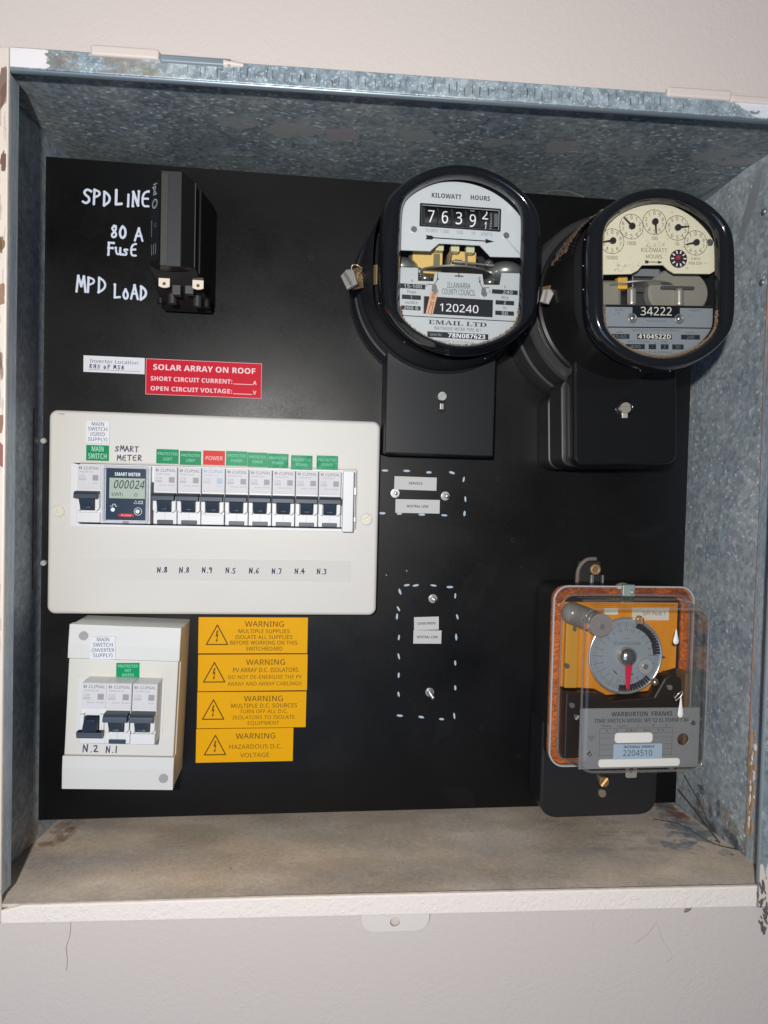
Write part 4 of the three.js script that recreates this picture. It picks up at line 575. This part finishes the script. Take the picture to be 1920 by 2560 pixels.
  dials.forEach(([cx, cy, cc, a]) => { const p = M('pointer', ext(poly([[-0.75, 1], [-0.3, 8], [0.3, 8], [0.75, 1]]), 0.5, 0.08, 1), ptr, m, [cx, cy, zf + 2.2]); p.rotation.z = -a * Math.PI / 180; M('pointer_hub', at(cyl(2.1, 1.4, 20), 0, 0, 0), ptr, p); });
  { const [wx, wy] = rot([19, 16.8]); M('test_wheel', at(cyl(6, 1, 40), wx, wy, zf + 1.5), mat([0.035, 0.016, 0.02], 0.5), m); for (let i = 0; i < 10; i++) { const a = i * Math.PI / 5; M('wheel_mark', box(0.75, 2, 0.4, 0.1), mat([0.8, 0.8, 0.78], 0.5), m, [wx + 4.4 * Math.cos(a), wy + 4.4 * Math.sin(a), zf + 2.1], [0, 0, a - Math.PI / 2]); } M('wheel_hub', at(cyl(1.5, 1, 14), wx - 0.6, wy + 0.6, zf + 2.3), mat([0.3, 0.03, 0.05], 0.5), m); const [sx, sy] = rot([43.2, 29]); M('plate_screw', slotScrew(2.3, 1.6, 1), steel, m, [sx - 2.6, sy, zf + 1.2]); }
  const loT = tex(94, 112, 14, x => {
    const k = '#15181d', g = '#8f979c', d = '#5f676d';
    R(x, k, -46, -15, 46, -16.6); L(x, k, 0.7, [[-46, -30], [46, -30]]);
    R(x, k, -12.6, -15, 21.2, -23.4); T(x, '34222', 4.4, -19.2, 5.6, { c: '#e8e6d6', w: 23 });
    [[-28.6, -34.6, -14.8, -37.8, '10-60', 10], [22, -34.6, 35.6, -37.8, '240', 5.6], [-17.4, -41.2, -3.9, -44.6, '400', 7.6], [-1.2, -41.2, 4.1, -44.6, '1', 1], [7.4, -41.2, 13, -44.6, '2', 1.8], [15.6, -41.2, 23.8, -44.6, '50', 3.8]].forEach(([a, b, c, e, s, w]) => { R(x, '#2b3036', a, b, c, e); T(x, s, (a + c) / 2, (b + e) / 2, 2.2, { c: '#7d8489', w }); });
    R(x, '#1b1e24', -9.2, -34.5, 15.3, -37.8); T(x, '4104522D', 3.2, -36.1, 2.9, { c: '#ece9dc', bold: true, w: 23.6 });
    [['METER', -22, -18.4, 6], ['NO.', -22, -20.6, 2.6], ['PROPERTY', 32, -18.2, 8], ['WATTHOUR METER', 4.4, -25.6, 14], ['MANUFACTURED AUSTRALIA', 4, -31.8, 34], ['AMPS', -21.6, -33.4, 5], ['VOLTS', 29, -33.4, 6], ['REVS PER KWH', -8, -39.6, 16], ['WIRE', 10, -39.6, 5], ['MADE IN AUSTRALIA', 3, -46.8, 26]].forEach(([s, px, py, w]) => T(x, s, px, py, 1.4, { c: d, w }));
    for (let i = 0; i < 60; i++) Ci(x, `rgba(60,62,64,${rr(0.1, 0.4)})`, rr(-40, 40), rr(-50, -16), rr(0.1, 0.5));
  }, { base: '#8f969b' });
  const low = clipPoly(53.6, 45, -99, -15.4).sort((a, b) => Math.atan2(b[1], b[0]) - Math.atan2(a[1], a[0]));
  M('name_plate', at(ext(poly([[-45, -15], [45, -15], ...low]), 1.2, 0.12, 1), 0, 0, zf - 0.6), printM(loT, 0.35, 0.25), m);
  for (const x of [-12.9, 20.4]) { M('plate_eyelet', at(new THREE.TorusGeometry(2.8, 0.6, 10, 28), x, -24, zf + 0.9), mat([0.25, 0.25, 0.24], 0.4, 0.6), m); M('eyelet_post', new THREE.SphereGeometry(1.9, 14, 10), steel, m, [x, -24, zf + 0.2]); }
  const cast = mat([0.23, 0.22, 0.18], 0.55, 0.1), sil = mat([0.5, 0.5, 0.47], 0.3, 0.85);
  M('magnet', at(box(40, 22, 8, 4), -33, -5, 86), cast, m); M('magnet', loft([[ringPts.circ(21), 0], [ringPts.circ(21), 6], [ringPts.circ(19.6), 7.6]], true, true, 0.4).scale(1.05, 0.82, 1), cast, m, [26, -3.4, 86]); M('magnet_gap', at(box(24, 2.2, 3, 0.8), 24, -0.8, 94.6), mat([0.05, 0.05, 0.05], 0.6), m);
  M('coil', at(box(7, 9, 6, 0.8), -13.4, 3.6, 88), mat([0.66, 0.36, 0.05], 0.5), m); M('spindle', bar([-6, 12, 90], [-6, -2, 90], 0.6, 10), sil, m); M('core', at(box(18, 13, 8, 1), 3.4, 4.6, 84), mat([0.1, 0.1, 0.1], 0.4, 0.5), m); M('core_pillar', bar([11.6, 12, 90], [11.6, 0.6, 90], 2.6, 16), sil, m); M('core_back', at(box(16, 20, 4, 0.5), 4, -6, 82), mat([0.03, 0.035, 0.03], 0.6), m); M('frame_top', at(box(20, 5, 2, 0.4), 2, 10, 92), mat([0.35, 0.38, 0.4], 0.4, 0.6), m);
  M('disc', at(new THREE.CylinderGeometry(30, 30, 0.9, 96), 1, 1.6, 72), sil, m);
  for (const x of [-9.4, 25]) { M('clamp_stud', new THREE.CapsuleGeometry(3, 8, 6, 18), mat([0.55, 0.52, 0.44], 0.3, 0.7), m, [x, -7.6, 95]); }
  M('rail', at(box(90, 2, 3, 0.4), 0, -14.4, 96), blackMatt, m);
  // base block with the terminal cover
  M('terminal_block', at(ext(rrectShape(88, 60, 9, 0, 0), 22, 2, 3), 0.6, -92.4, 0.1), mat([0.016, 0.016, 0.018], 0.4), m);
  M('terminal_block', at(ext(rrectShape(86, 66, 8, 0, 0), 24, 1.6, 3), 0.6, -88.4, 24.4), mat([0.016, 0.016, 0.018], 0.4), m);
  M('terminal_cover', at(ext(rrectShape(80, 82, 8, 0, 0), 14, 2.4, 4), 2, -80, 48.6), mat([0.008, 0.008, 0.009], 0.2), m);
  M('screw_well', at(new THREE.TorusGeometry(6.4, 0.7, 10, 32), 0.8, -79.4, 62.6), blackGloss, m); M('cover_screw', slotScrew(4, 3, 0.1), mat([0.5, 0.46, 0.38], 0.4, 0.6), m, [0.8, -79.4, 62.6]); M('screw_latch', box(4.4, 4.6, 1.4, 0.4), mat([0.6, 0.55, 0.45], 0.4, 0.5), m, [0.8, -84.4, 63]);
  M('seal_lug', box(12, 12, 2, 0.6), brass, m, [-58, 1, 70], [0, -0.8, 0]); M('lug_screw', slotScrew(3, 2, 0.8), brass, m, [-57, 0, 73], [0, -0.7, 0]); M('lug_bracket', box(8, 12, 2, 0.6), mat([0.3, 0.22, 0.12], 0.5, 0.6), m, [-54, -1, 78], [0, -0.8, 0]);
}
sealTag('grey lead seal on the lug of the clock-dial meter', 106.6, 147, 74, -0.3);
// spare conduit ring behind the meters
solo('conduit_ring', new THREE.TorusGeometry(46, 0.6, 8, 96), steel, 'thin steel wire ring behind the clock-dial meter on the panel top edge', 'wire ring', [147, 216, -12]);
// ---------------------------------------------------------------- time switch
{
  const t = thing('time_switch', 'time switch with clear cover over a round dial and orange plate', 'time switch', [186, -131, 0]);
  const rc = ringPts.rect;
  M('base', loft([[rc(110, 136, 9), 0.1], [rc(111.6, 137.6, 10), 2], [rc(111.6, 137.6, 10), 34], [rc(110, 136, 9), 36.4]], true, true, 0.6), mat([0.014, 0.013, 0.014], 0.36), t);
  // cork gasket ring
  const gk = rrectShape(112.4, 138.4, 11); gk.holes.push(rrectShape(97, 122, 8, 0, 0, THREE.Path));
  const gkT = tex(116, 142, 6, null, { pixel: (x, y) => { const a = fbm(x * 0.5, y * 1.3, 91, 3), b = fbm(x * 0.12, y * 0.12, 95, 3); const k = 0.55 + 0.75 * a + 0.2 * (b - 0.5); const q = fbm(x * 0.09, y * 0.3, 97, 3), top = y > 56 ? 0.45 + 0.5 * q : 0.95; return [196 * k * (top * 0.9 + 0.1), 104 * k * top, 34 * k * (1.4 - top * 0.4)]; } });
  M('gasket', at(ext(gk, 5.4, 1.4, 3), 0, 0, 36.6), mat([1, 1, 1], 0.7, 0, { map: gkT }), t);
  M('mechanism_back', at(box(99, 124, 3, 1), 0, 0, 38), blackMatt, t);
  // clear cover: flange, step, walls and front
  const clear = mat([0.96, 0.95, 0.94], 0.03, 0, { transmission: 1, thickness: 0, ior: 1.5 });
  M('clear_cover', loft([[rc(112, 138, 11, 0, 0), 42.4], [rc(113.4, 139.4, 12, 0, 0), 43.4], [rc(112.6, 138.6, 12), 45.4], [rc(104, 129, 9, 0.6, -0.6), 45.8], [rc(101.8, 126.6, 9, 0.7, -0.8), 47.4], [rc(99, 123, 9, 0.9, -1), 62], [rc(96.8, 120.6, 9, 1, -1.2), 74], [rc(94.6, 118.4, 9, 1, -1.2), 78.6], [rc(90, 113.6, 8, 1, -1.2), 80.8], [rc(84, 107, 6, 1, -1.2), 81.4]], false, true, 0.7), clear, t);
  const rimM = mat([0.75, 0.77, 0.77], 0.12, 0, { transmission: 0.5, thickness: 0 });
  { const s = rrectShape(113.8, 139.8, 12); s.holes.push(rrectShape(111.6, 137.6, 11, 0, 0, THREE.Path)); M('cover_rim', at(ext(s, 2.2, 0), 0, 0, 43.2), rimM, t); }
  { const edge = (w, h, r, z, rad, cx, cy) => { const p = ringPts.rect(w, h, r, cx, cy, 6).map(q => new THREE.Vector3(q[0], q[1], z)); return new THREE.TubeGeometry(new THREE.CatmullRomCurve3(p, true), 160, rad, 8, true); }; const em = mat([0.85, 0.84, 0.82], 0.08, 0, { transmission: 0.93, thickness: 0, ior: 1.5 }); M('edge_glint_bead', edge(94, 117.8, 9, 78.8, 0.9, 1, -1.2), em, t); M('edge_glint_bead', edge(102.4, 127.2, 9, 46.6, 1, 0.7, -0.7), em, t); }  // clear beads added so the cover edges show highlight lines
  // orange mounting plate and black lower body
  const oranT = tex(96, 74, 6, null, { pixel: (x, y) => { const a = fbm(x * 0.06, y * 0.02, 99, 3); const k = 0.9 + 0.25 * a; return [214 * k, 138 * k, 34 * k]; } });
  M('orange_plate', at(ext(poly([[-49.4, 57], [44, 57], [44, 6], [30, 2], [22, -12], [-12, -15], [-22, -10], [-49.4, -8]]), 3, 0.3, 1), 0, 0, 41), mat([1, 1, 1], 0.5, 0, { map: oranT }), t);
  M('plate_step', at(box(10, 60, 8, 0.8), -42.6, 22, 45), mat([0.6, 0.3, 0.04], 0.5), t);
  M('switch_body', at(ext(poly([[-49, -9], [-23, -11], [-13, -16], [21, -13], [29, 1], [34, 4], [43, 0], [46, -58], [-49, -60]]), 14, 1.6, 2), 0, 0, 41), mat([0.022, 0.016, 0.012], 0.4), t);
  for (const [x, y] of [[-44, -19], [-40, -28], [-33, -29], [33, -6]]) M('body_screw', slotScrew(2, 1.4, x), zinc, t, [x, y, 55]);
  M('side_bracket', at(box(3, 60, 14, 0.6), 45, -24, 52), mat([0.16, 0.1, 0.05], 0.5), t);
  // motor capsule
  M('motor', merge([at(new THREE.CapsuleGeometry(8.6, 22, 8, 24).rotateZ(Math.PI / 2 - 0.35), -34, 46, 52)]), mat([0.3, 0.28, 0.26], 0.25, 0, { transmission: 0.35, thickness: 0 }), t);
  M('motor_cap', at(cyl(8.8, 10, 32), -26.6, 43, 58), mat([0.36, 0.33, 0.31], 0.3, 0, { transmission: 0.35, thickness: 0 }), t); M('motor_screw', slotScrew(2, 1, 0.6), zinc, t, [-26, 42, 63]); M('motor_nut', at(cyl(2.4, 3, 6), -37, 42, 60), mat([0.5, 0.26, 0.14], 0.5, 0.3), t);
  for (const [x, y] of [[-39, 47], [-46, 40], [-36, 53]]) M('motor_screw', slotScrew(1.4, 1, 0.3), steel, t, [x, y, 60.4]);
  const white = mat([0.72, 0.7, 0.62], 0.6);
  M('paper_label', new THREE.BoxGeometry(30, 10, 0.4), printM(tex(30, 10, 14, x => T(x, 'OFF Peak 1', 3, 0.2, 3, { c: '#70695e', w: 19 }), { base: '#d6cfc0', unit: true }), 0.6), t, [21.4, 48.4, 44.6]); M('paper_label', new THREE.BoxGeometry(11, 5, 0.4), white, t, [-10.6, 50.2, 44.6]);
  // dial
  const dT = tex(60, 60, 14, x => {
    Ci(x, '#8f989e', 0, 0, 29);
    for (let i = 0; i < 96; i++) { const a = (90 - i * 3.75) * Math.PI / 180, l = i % 4 ? 22.8 : 21.4; L(x, '#5b646c', i % 4 ? 0.28 : 0.45, [[l * Math.cos(a), l * Math.sin(a)], [26.6 * Math.cos(a), 26.6 * Math.sin(a)]]); }
    for (let i = 0; i < 24; i++) { const a = (76 - i * 15) * Math.PI / 180; T(x, String(i % 12 || 12), 19.4 * Math.cos(a), 19.4 * Math.sin(a), 2.3, { c: '#59616a', rot: a - Math.PI / 2 }); }
    x.save(); x.translate(1, -9.4); T(x, 'Warburton Franki', 0, 0, 2.7, { c: '#59616a', style: 'italic', font: 'serif', w: 22 }); x.restore(); T(x, 'SYDNEY', 0.6, 13, 1.4, { c: '#6a727a', w: 6 });
    F(x, '#2b2f34', [[-9, -11], [-6, -14], [-6.6, -14.4], [-9.6, -11.4]]); F(x, '#2b2f34', [[3, -14.6], [6.4, -13.6], [6.2, -14.6], [3.2, -15.4]]);
  }, { base: '#8f989e' });
  const dl = new THREE.Group(); dl.name = 'dial'; dl.position.set(-2.6 * S, 18.2 * S, 50 * S); t.add(dl);
  M('dial_face', at(cyl(27.4, 3, 72), 0, 0, 3), mat([0.42, 0.45, 0.47], 0.5, 0.2), dl);
  M('dial_print', at(new THREE.ShapeGeometry((() => { const s = new THREE.Shape(); s.absarc(0, 0, 27, 0, Math.PI * 2); return s; })(), 64), 0, 0, 4.6), printM(dT, 0.5, 0.1), dl);
  M('dial_ring', at(new THREE.TorusGeometry(28.4, 1.1, 12, 96), 0, 0, 4.4), mat([0.75, 0.74, 0.7], 0.25, 0.8), dl);
  const tooth = mat([0.025, 0.026, 0.03], 0.5);
  for (const [a0, a1] of [[70, 2], [-44, -100]]) for (let a = a0; a > a1; a -= 5) { const q = a * Math.PI / 180; M('trip_tooth', box(1.5, 4.6, 1.6, 0.2), tooth, dl, [24.6 * Math.cos(q), 24.6 * Math.sin(q), 5.2], [0, 0, q - Math.PI / 2]); if (a > -43 && a < 25) M('trip_tooth', box(2.4, 1.4, 1.4, 0.2), tooth, dl, [22.4 * Math.cos(q), 22.4 * Math.sin(q), 5.2], [0, 0, q - Math.PI / 2]); }
  M('trip_clip', merge([at(box(3, 6, 4, 0.6), 8, 28, 8), at(box(2, 5, 5, 0.6), 9.4, 27.4, 9)]), brass, dl); M('trip_clip', at(new THREE.SphereGeometry(3, 14, 10), 22.6, -19.6, 7), mat([0.5, 0.4, 0.3], 0.25, 0.85), dl);
  M('hub', merge([at(cyl(7, 4, 36), 0, 0, 6), at(new THREE.SphereGeometry(7, 28, 16, 0, Math.PI * 2, 0, Math.PI / 2).rotateX(Math.PI / 2).scale(1, 1, 0.7), 0, 0, 8)]), mat([0.6, 0.57, 0.53], 0.18, 0.95), dl);
  M('pointer', ext(poly([[-2.8, -5.4], [2.8, -5.4], [1.3, -23], [-0.2, -25], [-1.3, -23]]), 1.4, 0.3, 2), mat([0.62, 0.02, 0.06], 0.4), dl, [0.6, 0, 8.4], [0, 0, -0.02]);
  M('setting_knob', at(cyl(5.6, 3, 32), 0, 0, 0), mat([0.5, 0.52, 0.53], 0.3, 0.4), dl, [14.4, -7.6, 6]); M('setting_screw', slotScrew(2, 1, 0.4), zinc, dl, [14.4, -7.6, 7.6]);
  M('index', ext(poly([[0, -1.2], [3, 0], [0, 1.2]]), 1, 0.1, 1), tooth, dl, [30, -1.6, 2]);
  M('plate_stud', at(cyl(1.9, 2, 20), -46.8, 9.4, 50), mat([0.2, 0.17, 0.12], 0.4, 0.4), t);
  // name plate
  const npT = tex(93, 45, 14, x => {
    const k = '#5b5d60';
    T(x, 'WARBURTON  FRANKI', 1, 19.4 - 1.4, 3.3, { c: '#4c4e52', bold: true, w: 47 }); T(x, 'TIME SWITCH MODEL WF 12 EL FORM 1 84', 1, 13.2, 2.9, { c: '#5b5d60', bold: true, w: 73 });
    [['Phases', -26], ['Cycles', -14], ['V', -2], ['W', 10], ['A', 20]].forEach(([s, px]) => T(x, s, px, 9.4, 1.8, { c: k })); x.strokeStyle = '#6b6d70'; x.lineWidth = 0.3; x.strokeRect(-31, -7.6, 56, 20.2); for (const yy of [4, 0.6, -4.4, -8]) L(x, '#74767a', 0.25, [[-31, yy], [25, yy]]); for (const xx of [-19.6, -8.2, 3, 14]) L(x, '#74767a', 0.22, [[xx, 7.6], [xx, 4]]);
    T(x, 'SERIAL', -37, 1.6, 1.7, { c: k, w: 6 }); T(x, 'NO.', -37, -0.6, 1.7, { c: k, w: 3 }); T(x, '1   1   240   50   15', -4, 5.8, 1.7, { c: k, w: 46 });
    for (let i = 0; i < 80; i++) Ci(x, `rgba(90,90,88,${rr(0.1, 0.35)})`, rr(-46, 46), rr(-22, 22), rr(0.1, 0.4));
  }, { base: '#9c9d9d' });
  const np = new THREE.Group(); np.name = 'name_plate'; np.position.set(1.8 * S, -38.6 * S, 71 * S); t.add(np);
  const ns = rrectShape(92.4, 44.6, 0.8); { const h = new THREE.Path(); h.absarc(33.6, -1.4, 4.4, 0, Math.PI * 2); ns.holes.push(h); }
  M('plate', ext(ns, 1.2, 0.2, 1, 24), mat([1, 1, 1], 0.38, 0.35, { map: npT }), np);
  M('blank_strip', ext(rrectShape(29, 7.4, 2.4, -5, 0.6), 0.5, 0.1, 1), mat([0.86, 0.84, 0.8], 0.6), np, [0, 0, 1.3]); M('blank_strip', ext(rrectShape(62.6, 5.8, 2, 0, -18), 0.5, 0.1, 1), mat([0.86, 0.84, 0.79], 0.6), np, [0, 0, 1.3]);
  M('asset_sticker', new THREE.BoxGeometry(37.4, 11.2, 0.4), printM(tex(37.4, 11.2, 14, x => { T(x, 'INTEGRAL ENERGY', 1, 3.4, 1.9, { c: '#3c465c', w: 24, bold: true }); T(x, '2204510', 0, -1.2, 4.4, { c: '#434a60', w: 23 }); }, { base: '#a9bccb', unit: true }), 0.4), np, [-1.6, -9.6, 1.6]);
  for (const [x, y] of [[-38.6, -10.6], [40.6, 11]]) M('plate_screw', slotScrew(1.7, 1.2, 0.8), mat([0.2, 0.2, 0.2], 0.3, 0.7), np, [x, y, 1.2]);
  M('reset_recess', at(cyl(4.4, 3, 28), 33.6, -1.4, -8), mat([0.1, 0.05, 0.03], 0.6), np);
  // flash glare on the cover front, shaped as solid white teardrops
  const glareDrop = (x, y, l) => { const g = loft([[0.3, l], [0.7, l * 0.8], [1.1, l * 0.55], [1.7, l * 0.3], [2.1, l * 0.12], [2, 0], [1.2, -1.2], [0.1, -1.6]].map(([r, yy]) => [ringPts.circ(r, 16), yy]), true, true, 1.2); g.rotateX(-Math.PI / 2).scale(1, 1, 0.3); M('white_glare_drop', g, mat([0.85, 0.82, 0.78], 0.4), t, [x, y, 81.7]); };
  glareDrop(21.6, 34.4, 9.4); glareDrop(27, -19, 14);
  M('cover_clip', tube([[22, -6, 82], [25, -2, 83], [28, -1, 82.4], [26.6, -5, 82], [23, -8, 81.6]], 0.5, 20, 6), steel, t);
  // terminal block below, with its tongue
  M('terminal_block', at(ext((() => { const s = new THREE.Shape(); s.moveTo(-57, -40); s.lineTo(-57, -104); s.quadraticCurveTo(-55, -117, -42, -117.4); s.lineTo(26, -117); s.quadraticCurveTo(39, -116, 40, -104); s.lineTo(40, -60); s.lineTo(-40, -40); s.closePath(); return s; })(), 29, 2, 3), 0, 0, 0.6), mat([0.014, 0.014, 0.016], 0.4), t);
  M('terminal_screw', slotScrew(4, 3.4, 0.9), brass, t, [-6, -88, 29.6]); M('terminal_screw', slotScrew(3, 2.4, 0.3), mat([0.3, 0.26, 0.2], 0.5, 0.5), t, [-6.6, -97.6, 29.6]); M('screw_well', at(new THREE.TorusGeometry(5.4, 0.6, 8, 28), -6.4, -86, 29.8), blackSatin, t);
  { const s = rrectShape(9, 12, 1.4); const h = new THREE.Path(); h.absarc(0, 0, 2, 0, Math.PI * 2); s.holes.push(h); M('seal_lug', ext(s, 1.4, 0.3, 1), mat([0.5, 0.46, 0.38], 0.45, 0.6), t, [11, -74.6, 42]); }
  M('foot_screw', new THREE.SphereGeometry(3, 14, 10), mat([0.4, 0.4, 0.34], 0.4, 0.5), t, [44, -72, 42]);
  M('seal_lug', merge([at(box(10, 9, 5, 0.8), 0, 0, 0), at(new THREE.SphereGeometry(2, 12, 8), 2, -1, 3)]), mat([0.34, 0.42, 0.38], 0.5, 0.5), t, [2, 66.6, 45]); M('lug_cap', new THREE.SphereGeometry(6.4, 18, 10, 0, Math.PI * 2, 0, Math.PI / 2).scale(1, 0.7, 0.6), mat([0.3, 0.28, 0.26], 0.5, 0.4), t, [-0.4, 67.6, 41]);
  // hanging bracket on top
  M('hanger', tube([[-27, 66, 16], [-25.6, 80, 16], [-20, 87, 17], [-12, 88, 17]], 1.7, 24, 8).scale(1, 1, 1), mat([0.16, 0.12, 0.1], 0.6), t); M('hanger_plate', at(box(20, 24, 6, 2), -14, 74, 8), blackMatt, t);
  M('hanger_washer', at(new THREE.TorusGeometry(3.1, 1.5, 12, 32), -12.6, 79.4, 18), mat([0.36, 0.22, 0.11], 0.5, 0.4), t); M('hanger_screw', slotScrew(2.4, 2, 0.3), mat([0.3, 0.2, 0.12], 0.5, 0.5), t, [-12.6, 79.4, 16.6]); M('hanger_leg', at(box(2.4, 12, 3, 0.4), -15, 69, 17), zinc, t); M('hanger_leg', at(box(1.6, 12, 3, 0.4), -6, 69, 17), mat([0.2, 0.2, 0.19], 0.5, 0.3), t);
}
// ---------------------------------------------------------------- dirt and twigs in the corner, threads on the wall
{
  const tw = mat([0.06, 0.05, 0.045], 0.9), inBox = (m) => { m.position.set(0, 0, BOXPOS[2] * S); m.rotation.y = BOXTURN; return m; };
  const T3 = (pts, r, label, name = 'twig', cat = 'twig', material = tw) => inBox(solo(name, tube(pts, r, 20, 6), material, label, cat));
  T3([[256, -240, -116], [262, -252, -92], [266, -262, -70]], 0.6, 'short dark twig leaning in the bottom right corner of the box');
  T3([[236, -266, -118], [250, -262, -100], [262, -264, -74], [270, -258, -52]], 0.35, 'thin curved twig on the box floor by the rusty seam');
  T3([[266, -232, -126], [270, -246, -110], [272, -262, -92]], 0.35, 'thin dark stick standing against the right box side');
  T3([[-203, -271.4, -4.4], [-203.6, -281, -4.4], [-205.6, -289, -4.3], [-205, -297, -4.4], [-205.4, -304, -4.4]], 0.12, 'fine dark crack line in the wall below the sill', 'wall_crack', 'crack', mat([0.26, 0.22, 0.21], 0.9));
  T3([[168, -296, -4], [178, -288, -3.6], [183, -281, -4], [186, -290, -3.6], [192, -300, -4], [195, -306, -3.8], [191, -309, -4]], 0.08, 'fine cobweb thread on the wall below the sill', 'cobweb_thread', 'cobweb', mat([0.4, 0.36, 0.33], 0.9));
  inBox(solo('leaf_scrap', at(new THREE.SphereGeometry(1, 10, 6).scale(3.4, 1.3, 0.8).rotateZ(0.6), 205, -272.6, -4), mat([0.2, 0.18, 0.15], 0.9), 'small brown scrap on the wall right under the sill', 'leaf scrap'));
  const gs = []; for (let i = 0; i < 900; i++) { const q = rnd() * rnd(); const g = new THREE.IcosahedronGeometry(rr(0.3, 1.5) * (1 - q * 0.6), 0); g.scale(rr(0.6, 1.6), rr(0.4, 1), rr(0.6, 1.6)); gs.push(at(g, 271 - 46 * q * rr(0.5, 1), -269 + (1 - q) * rr(0, 4), -40 - 90 * rnd() * (0.4 + 0.6 * q))); }
  const d = inBox(solo('corner_dirt', merge(gs), mat([0.13, 0.1, 0.08], 0.95), 'crumbly brown dirt heaped along the foot of the right box side', 'dirt')); d.userData.kind = 'stuff';
  const gp = []; for (let i = 0; i < 60; i += 2) { const g = new THREE.IcosahedronGeometry(rr(0.5, 1.4), 1); g.scale(rr(0.4, 0.9), rr(1.4, 3.2), 0.35); g.rotateZ(rr(-0.4, 0.6)); gp.push(at(g, 253 + rr(-3.4, 4) + i * 0.08, -252 - i * 0.62 + rr(-1, 1), 0.6)); }
  const f = inBox(solo('paint_flakes', merge(gp), mat([0.12, 0.1, 0.1], 0.9), 'dark flaking paint at the lower right corner of the box flange', 'paint flakes')); f.userData.kind = 'stuff';
}
scene.traverse(o => { if (o.isMesh) { o.castShadow = true; o.receiveShadow = true; } });
renderer.render(scene, camera);
